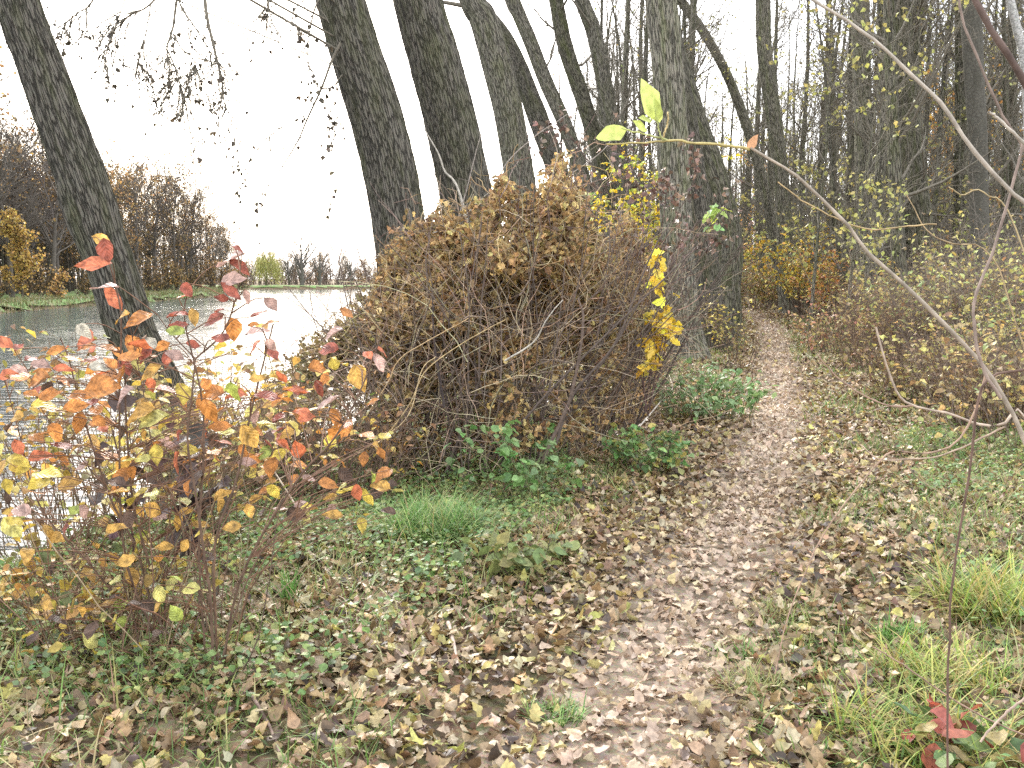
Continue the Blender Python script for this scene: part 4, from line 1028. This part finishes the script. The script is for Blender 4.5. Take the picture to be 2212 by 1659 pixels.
ab2 = np.array([2.2, 2.7, land(2.2, 2.7)])
A2 = thing('bare_shrub', 'leafless shrub at the right edge whose thin grey twigs spread low over the path', 'shrub', ab2)
shoot(A2, ab2, [([(2420, 1500), (2300, 1100), (2212, 900), (2170, 922), (2110, 920), (2060, 900), (1970, 877), (1935, 830), (1900, 712)], 2.7, .005, .0025, (.36, .28, .21)),
                ([(1970, 877), (1930, 878), (1860, 855), (1800, 810), (1760, 770)], 2.7, .0028, .0015, (.26, .17, .12)), ([(1960, 880), (1920, 884), (1885, 892)], 2.7, .0018, .0012, (.34, .26, .2)),
                ([(2170, 922), (2090, 960), (2020, 985), (1960, 990), (1900, 990), (1850, 960)], 2.7, .0028, .0018, (.34, .25, .18)),
                ([(2130, 800), (2110, 880), (2060, 960), (1990, 980), (1920, 975), (1880, 1010), (1800, 1110), (1740, 1210), (1690, 1330), (1660, 1460)], 2.65, .003, .0016, (.3, .2, .14)),
                ([(2212, 800), (2140, 815), (2110, 880), (2098, 1000), (2085, 1100), (2070, 1200), (2055, 1300), (2050, 1400), (2046, 1520), (2046, 1700)], 2.5, .0035, .003, (.12, .075, .055)),
                ([(2300, 1620), (2150, 1560), (2030, 1490), (1960, 1440), (1880, 1390)], 2.9, .003, .002, (.26, .17, .12)), ([(2240, 1490), (2180, 1540), (2120, 1610)], 2.6, .004, .003, (.34, .25, .19)),
                ([(1940, 980), (1990, 1040), (2060, 1080), (2140, 1120)], 2.8, .0014, .001, (.26, .18, .12))], name='stem', sides=7)
ab3 = np.array([2.0, 2.2, land(2.0, 2.2)])
A3 = thing('elder_shrub', 'dark and pale bare shoots crossing the upper right corner of the view', 'shrub', ab3)
shoot(A3, ab3, [([(2600, 1200), (2420, 700), (2300, 500), (2212, 435), (2110, 330), (2045, 235), (1980, 170), (1900, 100), (1830, 45), (1755, -5), (1680, -60)], 2.2, .006, .003, (.36, .31, .25)),
                ([(2560, 900), (2380, 480), (2260, 260), (2212, 170), (2150, 70), (2100, -20), (2060, -100)], 2.0, .008, .006, (.11, .075, .06)),
                ([(2500, 1000), (2330, 560), (2212, 330), (2150, 230), (2080, 60), (2060, -40)], 2.6, .004, .003, (.2, .15, .12)),
                ([(2520, 900), (2300, 400), (2212, 320), (2160, 280), (2130, 265)], 2.1, .004, .003, (.42, .37, .3)),
                ([(2500, 1500), (2230, 800), (2150, 560), (2060, 530), (2010, 500), (1960, 420)], 2.4, .002, .0012, (.34, .25, .14)),
                ([(2420, 1300), (2212, 540), (2130, 420), (2080, 420), (2050, 405)], 2.4, .002, .0012, (.36, .28, .15))], name='stem', sides=8)

# ------------------------------------------------------------------ fallen sticks and canes
def stick(label, pts, r, col):
    P = []
    for x, y, h in pts:
        g = gpt(x, y); P.append([g[0], g[1], land(g[0], g[1]) + h])
    P = catmull(np.array(P), 12); b = P[0].copy()
    m = MB(); tubes(m, (P - b)[None], np.linspace(r, r * .7, 12)[None], 6, col)
    o = m.obj('fallen_stick', M_twig); o.location = b
    return tag(o, label, 'stick')
stick('short pale stick lying in the leaves left of the path', [(968, 1352, .03), (978, 1390, .03), (988, 1440, .03)], .011, (.38, .29, .23))
stick('dark thin stick lying in the bottom leaves left of centre', [(540, 1530, .03), (575, 1580, .03), (605, 1640, .03)], .007, (.2, .14, .11))
stick('pale bent twig lying on the verge near the green herbs', [(1380, 960, .2), (1440, 890, .2), (1452, 872, .2), (1445, 850, .25)], .008, (.5, .44, .36))
def cane(label, pl, Y, r, col):
    P = polyl(pl, Y, 10); b = P[0].copy()
    m = MB(); tubes(m, (P - b)[None], np.linspace(r, r * .6, 10)[None], 6, col)
    o = m.obj('dead_cane', M_twig); o.location = b
    return tag(o, label, 'cane')
cane('long pale dead cane slanting down behind the red leaved shrub', [(655, 1118), (600, 1030), (555, 960)], 5.4, .0055, (.5, .4, .3))
cane('shorter pale cane slanting beside the long one', [(550, 1060), (575, 1150) if False else (640, 1010), (610, 960)], 5.6, .004, (.45, .36, .27))

# ------------------------------------------------------------------ the wood right of the path
def wood_tree(name, h, r, mat, nl, ln, lean=.03, leafn=0, pal=None, lsize=(.06, .1), low=.12, ang=48):
    t = thing(name, None, None)
    M = 16
    P, Rd = grow(np.zeros((1, 3)) - np.array([[0, 0, .3]]), np.array([[lean, 0, 1.]]), np.array([h]), np.array([r]), np.array([.015]), M, .03, .02)
    Rd = Rd * (1 + .3 * np.exp(-np.linspace(0, h, M) / .5))[None]
    mb = MB(); tubes(mb, P, Rd, 10, None, True); mb.obj('trunk', mat, t)
    mb = MB()
    S, D, L, rp = spawn(P, Rd, nl, low, 1, ang, 1, .35)
    L = R.uniform(.5, 1.2, nl) * ln
    A, a = grow(S, D, L, np.maximum(rp * .8, .014), np.full(nl, .006), 6, .14, .1)
    tubes(mb, A, a, 4, TW)
    S, D, L, rp = spawn(A, a, 6, .2, 1, 40, .5, .6)
    B, b = grow(S, D, L, np.full(len(S), .008), np.full(len(S), .004), 4, .16, .08)
    tubes(mb, B, b, 3, TW)
    S, D, L, rp = spawn(B, b, 5, .15, 1, 38, .5, .6)
    C, c = grow(S, D, L, np.full(len(S), .006), np.full(len(S), .0035), 3, .18, .06)
    tubes(mb, C, c, 3, TW)
    mb.obj('crown', M_twig, t)
    if leafn:
        Q = np.concatenate([B.reshape(-1, 3), C.reshape(-1, 3), C.reshape(-1, 3)]); Q = Q[R.integers(0, len(Q), leafn)] + R.normal(0, .06, (leafn, 3))
        m = MB(); leaves(m, Q, R.uniform(*lsize, leafn), rv(leafn) + np.array([0, 0, -.4]), rv(leafn) + np.array([0, 0, .8]), pick(pal, leafn), 'simple', .42, (0, .5), (-.5, .3), .3, .02)
        m.obj('foliage', M_leaf, t)
    return t
OL = [(.3, .26, .09), (.24, .19, .09), (.36, .3, .1), (.26, .27, .1)]
V = [wood_tree('bare_tree', 19, .2, M_bark_far, 36, 3.4), wood_tree('bare_tree', 17, .14, M_bark_mid, 34, 2.8, .06, 260, OL, (.07, .12)), wood_tree('bare_tree', 20, .26, M_bark_green, 36, 3.8, .02),
     wood_tree('bare_tree', 14, .09, M_bark_mid, 30, 2.4, .1, 420, OL, (.07, .12), low=.1), wood_tree('bare_tree', 18, .17, M_bark_green, 26, 3.2, -.05)]
SAP = wood_tree('orange_sapling', 7.5, .05, M_bark_far, 26, 1.9, .05, 700, [(.55, .27, .05), (.5, .32, .07), (.42, .22, .06)], (.08, .14), .1, 60)
SAPY = wood_tree('yellow_sapling', 8.5, .05, M_bark_far, 30, 2.2, .05, 430, [(.44, .4, .12), (.38, .36, .12), (.3, .28, .1)], (.1, .17), .12, 65)
def spots(n, fn, mind):
    out = []
    tries = 0
    while len(out) < n and tries < 20000:
        tries += 1
        p = fn()
        if p is None: continue
        if all((p[0] - q[0]) ** 2 + (p[1] - q[1]) ** 2 > mind ** 2 for q in out): out.append(p)
    return out
def in_wood():
    Y = 22 + 66 * R.random() ** .8
    X = R.uniform(.02 * Y, .56 * Y)
    s = X - path_x(Y)
    if s < 2.2 and s > -2.0: return None
    if X < bank_x(Y) + 2.5: return None
    if s < 0 and Y < 34: return None
    return (X, Y)
WL = ['thin bare trunk among the many in the wood beyond the path', 'slim grey tree keeping a few olive leaves in the wood beyond the path', 'stout mossy bare tree back in the wood beyond the path', 'spindly young tree with sparse olive leaves in the wood beyond the path', 'greenish bare tree back in the wood beyond the path']
used = set()
for (X, Y) in spots(190, in_wood, 1.25):
    k = int(R.choice(5, p=[.2, .27, .12, .26, .15]))
    loc = (X, Y, land(X, Y)); rz = R.uniform(0, 6.28); s = R.uniform(.8, 1.15)
    if k not in used:
        used.add(k); o = V[k]; o.location = loc; o.rotation_euler = (0, 0, rz); tag(o, WL[k], 'tree', 'bare trees of the wood')
    else:
        copy_tree(V[k], loc, rz, s, WL[k], 'tree', 'bare trees of the wood')
first = True
for (x, Y, s) in ((2030, 34, 1.0), (1990, 42, 1.05), (2060, 46, 1.1), (2200, 36, .85), (1640, 60, 1.1), (1760, 50, .5)):
    X = at(x, 400, Y)[0]; loc = (X, Y, land(X, Y))
    if first: SAP.location = loc; tag(SAP, 'orange leaved sapling in the wood between the mossy and the banded trunk', 'sapling', 'orange saplings'); first = False
    else: copy_tree(SAP, loc, R.uniform(0, 6), s, 'distant orange leaved sapling deeper in the wood', 'sapling', 'orange saplings')
first = True
for (x, Y, s) in ((1760, 27, 1.05), (1835, 22, .8), (1565, 44, 1.1), (1950, 38, 1.05), (1700, 48, 1.1), (2090, 30, .9)):
    X = at(x, 400, Y)[0]; loc = (X, Y, land(X, Y))
    lb = ['tall sapling with sprays of pale yellow leaves right of the bend', 'smaller yellow leaved sapling between the bend and the ivy twined trunk', 'far yellow leaved sapling behind the curved trunk', 'yellow leaved sapling deep in the wood behind the broad mossy trunk', 'far yellow leaved sapling above the end of the path', 'yellow leaved sapling left of the dark banded trunk'][(1760, 1835, 1565, 1950, 1700, 2090).index(x)]
    if first: SAPY.location = loc; tag(SAPY, lb, 'sapling', 'yellow saplings'); first = False
    else: copy_tree(SAPY, loc, R.uniform(0, 6), s, lb, 'sapling', 'yellow saplings')
# undergrowth of the wood
U = [shrub('undergrowth_bush', None, None, (0, 0), (1.3, 1.3), 2.3, 60, 300, (.06, .11), [(.4, .31, .11), (.26, .17, .09), (.48, .41, .14), (.3, .32, .1)], None, .008, (.15, .12, .095), lean=.4, twig=8, low=.05),
     shrub('undergrowth_bush', None, None, (0, 0), (1.6, 1.6), 3.4, 50, 150, (.06, .1), [(.36, .26, .1), (.24, .16, .09), (.44, .38, .12)], None, .01, (.15, .125, .1), lean=.35, twig=9, low=.05),
     shrub('undergrowth_bush', None, None, (0, 0), (1.5, 1.5), 1.6, 70, 420, (.07, .11), [(.44, .28, .1), (.3, .2, .09), (.46, .4, .13), (.26, .3, .1)], None, .006, (.16, .12, .09), lean=.5, twig=6, low=.05)]
UL = ['brown undergrowth bush with a few yellow leaves on the floor of the wood', 'tall bare twiggy undergrowth bush on the floor of the wood', 'low rust and tan leaved bush on the floor of the wood']
for k_ in range(20):
    Y = R.uniform(42, 88); X = at(R.uniform(1160, 1430), 300, Y)[0]
    k = int(R.integers(5)); copy_tree(V[k], (X, Y, land(X, Y)), R.uniform(0, 6.28), R.uniform(.7, .95), WL[k], 'tree', 'bare trees of the wood')
YS = shrub('young_shrub', None, None, (0, 0), (.7, .7), 2.4, 16, 230, (.06, .1), [(.48, .43, .12), (.4, .4, .12), (.32, .36, .12), (.44, .33, .1)], None, .006, (.2, .165, .12), lean=.3, twig=7, low=.25)
first = True
for (Y, s_) in ((10.5, 3.6), (12, 2.9), (13.5, 4.6), (15.5, 3.0), (17.5, 5.2), (19, 2.8), (21, 4.4), (14.5, 6.2), (24, 3.2), (9.2, 4.3), (11.2, 5.3), (16.5, 4.1), (13, 6.6), (18.5, 6.8), (22.5, 5.8)):
    X = path_x(Y) + s_; loc = (X, Y, land(X, Y))
    if first: YS.location = loc; tag(YS, 'wispy shrub with scattered yellow green leaves on the right verge', 'shrub', 'wispy shrubs on the right verge'); first = False
    else: copy_tree(YS, loc, R.uniform(0, 6.28), R.uniform(.7, 1.15), 'wispy shrub with scattered yellow green leaves on the right verge', 'shrub', 'wispy shrubs on the right verge')
def near_under():
    Y = R.uniform(8.5, 18); s_ = R.uniform(1.9, 6.5); X = path_x(Y) + s_
    return (X, Y) if X < .6 * Y else None
def in_under():
    Y = 17 + 60 * R.random() ** 1.1
    X = R.uniform(0.0 * Y, .57 * Y); s = X - path_x(Y)
    if -1.6 < s < 2.4: return None
    if X < bank_x(Y) + 2 or (s < 0 and Y < 27): return None
    return (X, Y)
used = set()
for (X, Y) in spots(120, in_under, 1.3):
    k = int(R.integers(3)); loc = (X, Y, land(X, Y)); s = R.uniform(.75, 1.25)
    if k not in used:
        used.add(k); U[k].location = loc; tag(U[k], UL[k], 'bush', 'undergrowth of the wood')
    else: copy_tree(U[k], loc, R.uniform(0, 6.28), s, UL[k], 'bush', 'undergrowth of the wood')
for (X, Y) in spots(12, near_under, 1.3):
    k = int(R.choice([0, 2])); loc = (X, Y, land(X, Y)); s_ = X - path_x(Y)
    copy_tree(U[k], loc, R.uniform(0, 6.28), R.uniform(.3, .5) + .09 * s_, ['brown twiggy bush among the brambles on the right verge', 'tall bare bush among the brambles on the right verge', 'low rust leaved bush among the brambles on the right verge'][k], 'bush', 'bushes on the right verge')
# far edge of the wood, one grey mass of stems and twigs
mb = MB()
n = 620
Y = R.uniform(88, 150, n); X = R.uniform(.02, .62, n) * Y + 4
S = np.stack([X, Y, land(X, Y) - .2], -1)
P, Rd = grow(S, np.stack([R.normal(0, .06, n), R.normal(0, .06, n), np.ones(n)], -1), R.uniform(9, 21, n), R.uniform(.05, .2, n), np.full(n, .02), 7, .04)
tubes(mb, P, Rd, 5, pick([(.17, .15, .12), (.14, .125, .1), (.2, .175, .145)], n))
S, D, L, rp = spawn(P, Rd, 11, .12, 1, 45, .2, .4)
P2, R2 = grow(S, D, L, np.full(len(S), .022), np.full(len(S), .01), 4, .15, .06)
tubes(mb, P2, R2, 3, (.13, .112, .09))
S, D, L, rp = spawn(P2, R2, 3, .2, 1, 42, .5, .5)
P3, R3 = grow(S, D, L, np.full(len(S), .014), np.full(len(S), .008), 3, .2, .05)
tubes(mb, P3, R3, 3, (.135, .115, .092))
S = np.stack([R.uniform(.02, .62, 2600) * 100 + 4, R.uniform(80, 120, 2600), np.zeros(2600)], -1)
P, Rd = grow(S, np.stack([R.normal(0, .4, 2600), R.normal(0, .4, 2600), np.ones(2600)], -1), R.uniform(1.5, 4.5, 2600), np.full(2600, .03), np.full(2600, .012), 4, .15)
tubes(mb, P, Rd, 3, pick([(.19, .15, .11), (.27, .2, .12), (.22, .2, .1)], 2600))
tag(mb.obj('far_wood', M_far), 'grey mass of distant bare trees closing the wood', 'wood', kind='stuff')

# ------------------------------------------------------------------ the wood on the far bank
def far_tree(name, h, r, spread, nl, leafn, pal, lsize, shape='round', twk=(7, 6), col=(.085, .07, .055), low=.2, droop=.08, thick=1.0):
    t = thing(name, None, None)
    P, Rd = grow(np.array([[0, 0, -.4]]), np.array([[0, 0, 1.]]), np.array([h * .92]), np.array([r]), np.array([.03]), 10, .05, .03)
    mb = MB(); tubes(mb, P, Rd, 8, col); mb.obj('trunk', M_far, t)
    mb = MB()
    S, D, L, rp = spawn(P, Rd, nl, low, 1, 45, 1, .5)
    L = R.uniform(.6, 1.15, nl) * spread
    A, a = grow(S, D, L, np.maximum(rp * .7, .035) * thick, np.full(nl, .018) * thick, 6, .13, droop)
    tubes(mb, A, a, 4, col)
    S, D, L, rp = spawn(A, a, twk[0], .15, 1, 40, .5, .6)
    B, b = grow(S, D, L, np.full(len(S), .02) * thick, np.full(len(S), .011) * thick, 4, .16, droop)
    tubes(mb, B, b, 3, col)
    S, D, L, rp = spawn(B, b, twk[1], .1, 1, 40, .55, .6)
    C, c = grow(S, D, L, np.full(len(S), .012), np.full(len(S), .007), 3, .18, droop)
    tubes(mb, C, c, 3, np.array(col) * 1.1)
    mb.obj('crown', M_far, t)
    if leafn:
        Q = np.concatenate([B.reshape(-1, 3), C.reshape(-1, 3)]); Q = Q[R.integers(0, len(Q), leafn)] + R.normal(0, .2, (leafn, 3))
        m = MB(); leaves(m, Q, R.uniform(*lsize, leafn), rv(leafn), rv(leafn), pick(pal, leafn, None, .25), 'simple', .45, (0, .4), (-.4, .3), .2, .02)
        m.obj('foliage', M_leaf, t)
    return t
RU = [(.26, .165, .07), (.31, .2, .08), (.2, .13, .065), (.37, .22, .07)]
FV = [far_tree('bare_tree', 14, .22, 5, 26, 0, None, None, col=(.13, .11, .09)), far_tree('bare_tree', 12.5, .18, 4.2, 26, 300, RU, (.14, .24), col=(.12, .1, .085)), far_tree('rust_tree', 12, .2, 4.6, 26, 1000, RU, (.14, .26), col=(.12, .1, .08)),
      far_tree('rust_tree', 9.5, .16, 4.2, 26, 1500, [(.3, .18, .07), (.36, .21, .08), (.24, .15, .07)], (.14, .26), low=.1, col=(.12, .1, .08))]
FL = ['bare grey tree in the wood on the far bank', 'nearly bare tree with a few brown leaves on the far bank', 'rust brown leaved tree in the wood on the far bank', 'rounded orange brown tree in the wood on the far bank']
used = set()
def far_spot():
    Y = R.uniform(62, 178); back = 30 * R.random() ** 1.3
    X = -44.5 - np.clip(Y - 130, 0, 60) * .06 - back + R.normal(0, .6)
    if X < -.62 * Y - 4: return None
    return (X, Y, back)
for (X, Y, back) in spots(105, far_spot, 2.3):
    k = int(R.choice(4, p=[.3, .32, .24, .14])); loc = (X, Y, -.6); s = R.uniform(1.05, 1.4) * (1 - .45 * sstep(135, 178, Y)) * (1 + .45 * sstep(118, 70, Y))
    if k not in used:
        used.add(k); FV[k].location = loc; tag(FV[k], FL[k], 'tree', 'trees of the far bank wood')
    else: copy_tree(FV[k], loc, R.uniform(0, 6.28), s, FL[k], 'tree', 'trees of the far bank wood')
for (x, Y, sc2, k) in ((500, 176, .72, 3), (478, 170, .85, 2), (455, 160, .95, 0), (430, 150, 1.05, 2), (405, 145, 1.05, 0), (380, 138, 1.1, 1), (300, 125, 1.2, 2), (250, 112, 1.2, 3)):
    copy_tree(FV[k], (at(x, 600, Y)[0], Y, -.55), R.uniform(0, 6.28), sc2, FL[k], 'tree', 'trees of the far bank wood')
yt = far_tree('yellow_tree', 7.4, .12, 1.9, 26, 2600, [(.46, .29, .07), (.4, .25, .07), (.34, .22, .07), (.5, .35, .09)], (.14, .26), low=.08)
yt.location = (at(48, 600, 84)[0], 84, -.55); tag(yt, 'golden yellow tree at the edge of the far bank wood, near the left edge', 'tree')
yb = far_tree('yellow_bush', 2.6, .06, 1.2, 16, 420, [(.42, .26, .08), (.36, .21, .08)], (.14, .24), low=.05)
yb.location = (at(130, 620, 86)[0], 86, -.55); tag(yb, 'small orange bush right of the golden yellow tree', 'bush')
# shrubs along the foot of that wood
us = far_tree('bank_bush', 2.4, .05, 1.6, 18, 260, RU, (.14, .22), low=.02, twk=(6, 5), col=(.11, .085, .06))
first = True
for Y in np.arange(66, 172, 4.2):
    X = -43.0 - np.clip(Y - 130, 0, 60) * .06 + R.normal(0, .8); loc = (X, Y, -.55)
    if first: us.location = loc; tag(us, 'low brown bush along the foot of the far bank wood', 'bush', 'bushes along the far bank wood'); first = False
    else: copy_tree(us, loc, R.uniform(0, 6), R.uniform(.7, 1.4), 'low brown bush along the foot of the far bank wood', 'bush', 'bushes along the far bank wood')
# the dim interior of that wood
mb = MB(); n = 700
Y = R.uniform(60, 176, n); X = -52 - R.uniform(0, 40, n) - np.clip(Y - 130, 0, 60) * .12
S = np.stack([X, Y, np.full(n, -.7)], -1)
P, Rd = grow(S, np.stack([R.normal(0, .06, n), R.normal(0, .06, n), np.ones(n)], -1), R.uniform(8, 16, n) * (1 - .45 * sstep(135, 176, Y)), R.uniform(.06, .2, n), np.full(n, .03), 6, .05)
tubes(mb, P, Rd, 5, pick([(.13, .11, .09), (.11, .095, .075)], n))
S, D, L, rp = spawn(P, Rd, 14, .1, 1, 50, .26, .4)
P2, R2 = grow(S, D, L, np.full(len(S), .04), np.full(len(S), .018), 4, .2, .04)
tubes(mb, P2, R2, 3, (.115, .098, .08))
S, D, L, rp = spawn(P2, R2, 4, .2, 1, 42, .5, .5)
P3, R3 = grow(S, D, L, np.full(len(S), .02), np.full(len(S), .012), 3, .2, .05)
tubes(mb, P3, R3, 3, (.12, .1, .082))
tag(mb.obj('distant_wood', M_far), 'dim interior of the wood on the far bank', 'wood', kind='stuff')

# far shore where the river bends
wl = thing('willow_tree', 'pale yellow weeping willow on the far shore', 'tree', (at(575, 610, 194)[0], 194, -.5))
P, Rd = grow(np.array([[0, 0, -.3]]), np.array([[.05, 0, 1.]]), np.array([5.2]), np.array([.25]), np.array([.08]), 8, .05)
mb = MB(); tubes(mb, P, Rd, 8, (.12, .1, .07)); mb.obj('trunk', M_far, wl)
S, D, L, rp = spawn(P, Rd, 30, .55, 1, 55, 1, .5)
A, a = grow(S, D, R.uniform(1.5, 3.2, 30), np.full(30, .05), np.full(30, .02), 6, .12, .05)
S, D, L, rp = spawn(A, a, 16, .3, 1, 40, 1, 1)
B, b = grow(S, D * .4 + np.array([0, 0, -.3]), R.uniform(1.5, 4.2, len(S)), np.full(len(S), .015), np.full(len(S), .01), 7, .08, -.5)
mb = MB(); tubes(mb, A, a, 4, (.14, .12, .07)); tubes(mb, B, b, 3, (.32, .3, .09)); mb.obj('crown', M_far, wl)
n = 2600; Q = B.reshape(-1, 3); Q = Q[R.integers(0, len(Q), n)] + R.normal(0, .08, (n, 3))
m = MB(); leaves(m, Q, R.uniform(.16, .3, n), np.stack([R.normal(0, .3, n), R.normal(0, .3, n), -np.ones(n)], -1), rv(n), pick([(.38, .36, .12), (.32, .32, .12), (.44, .41, .17)], n), 'simple', .3); m.obj('foliage', M_leaf, wl)
bt = far_tree('bare_tree', 10.5, .5, 7.0, 22, 0, None, None, col=(.12, .105, .09), low=.1, twk=(6, 5), droop=.16, thick=1.35)
bt.location = (at(652, 610, 196)[0], 196, -.5); tag(bt, 'large many limbed bare tree standing alone on the far shore', 'tree')
lb = [(690, 198, .7, 0, 'slimmer bare tree right of the large one on the far shore'), (625, 200, .62, 0, 'small bare tree just left of the large one on the far shore'), (760, 200, .55, 0, 'short bare tree on the far shore, nearest the leaning trunks'),
      (540, 202, .42, 1, 'low bare tree left of the willow on the far shore'), (730, 203, .6, 1, 'bare tree with brown remnants on the far shore, between two barer ones')]
for (x, Y, s, k, l) in lb: copy_tree(FV[k] if k else bt, (at(x, 600, Y)[0], Y, -.5), R.uniform(0, 6), s, l, 'tree', None)
shr = [(560, 205, .55, 2), (600, 208, .5, 3), (640, 212, .55, 2), (670, 206, .45, 3), (705, 210, .55, 2), (745, 208, .5, 2), (780, 205, .5, 3), (530, 207, .5, 3), (810, 206, .5, 2), (850, 205, .5, 2), (505, 200, .6, 2), (585, 214, .6, 2), (690, 216, .6, 3)]
for (x, Y, s, k) in shr: copy_tree(FV[k], (at(x, 600, Y)[0], Y, -.5), R.uniform(0, 6), s, 'small rust leaved tree in the row behind the far shore', 'tree', 'small trees behind the far shore')
mb = MB(); n = 1500
X = R.uniform(-75, 60, n); Y = R.uniform(205, 235, n)
S = np.stack([X, Y, np.full(n, -.6)], -1)
P, Rd = grow(S, np.stack([R.normal(0, .25, n), R.normal(0, .2, n), np.ones(n)], -1), R.uniform(2.5, 6.5, n), R.uniform(.04, .12, n), np.full(n, .02), 5, .12)
tubes(mb, P, Rd, 3, pick([(.15, .12, .095), (.12, .1, .08), (.19, .14, .1)], n))
S, D, L, rp = spawn(P, Rd, 9, .15, 1, 45, .4, .4)
P2, R2 = grow(S, D, L, np.full(len(S), .04), np.full(len(S), .02), 3, .2, .03)
tubes(mb, P2, R2, 3, pick([(.14, .11, .09), (.17, .13, .1), (.2, .14, .09)], len(S)))
tag(mb.obj('shore_scrub', M_far), 'greyish belt of scrub behind the far shore', 'scrub', kind='stuff')
for o in list(bpy.data.objects):
    if o.parent is None and o.type == 'EMPTY' and not o.get('label'):
        for c in list(o.children): bpy.data.objects.remove(c)
        bpy.data.objects.remove(o)
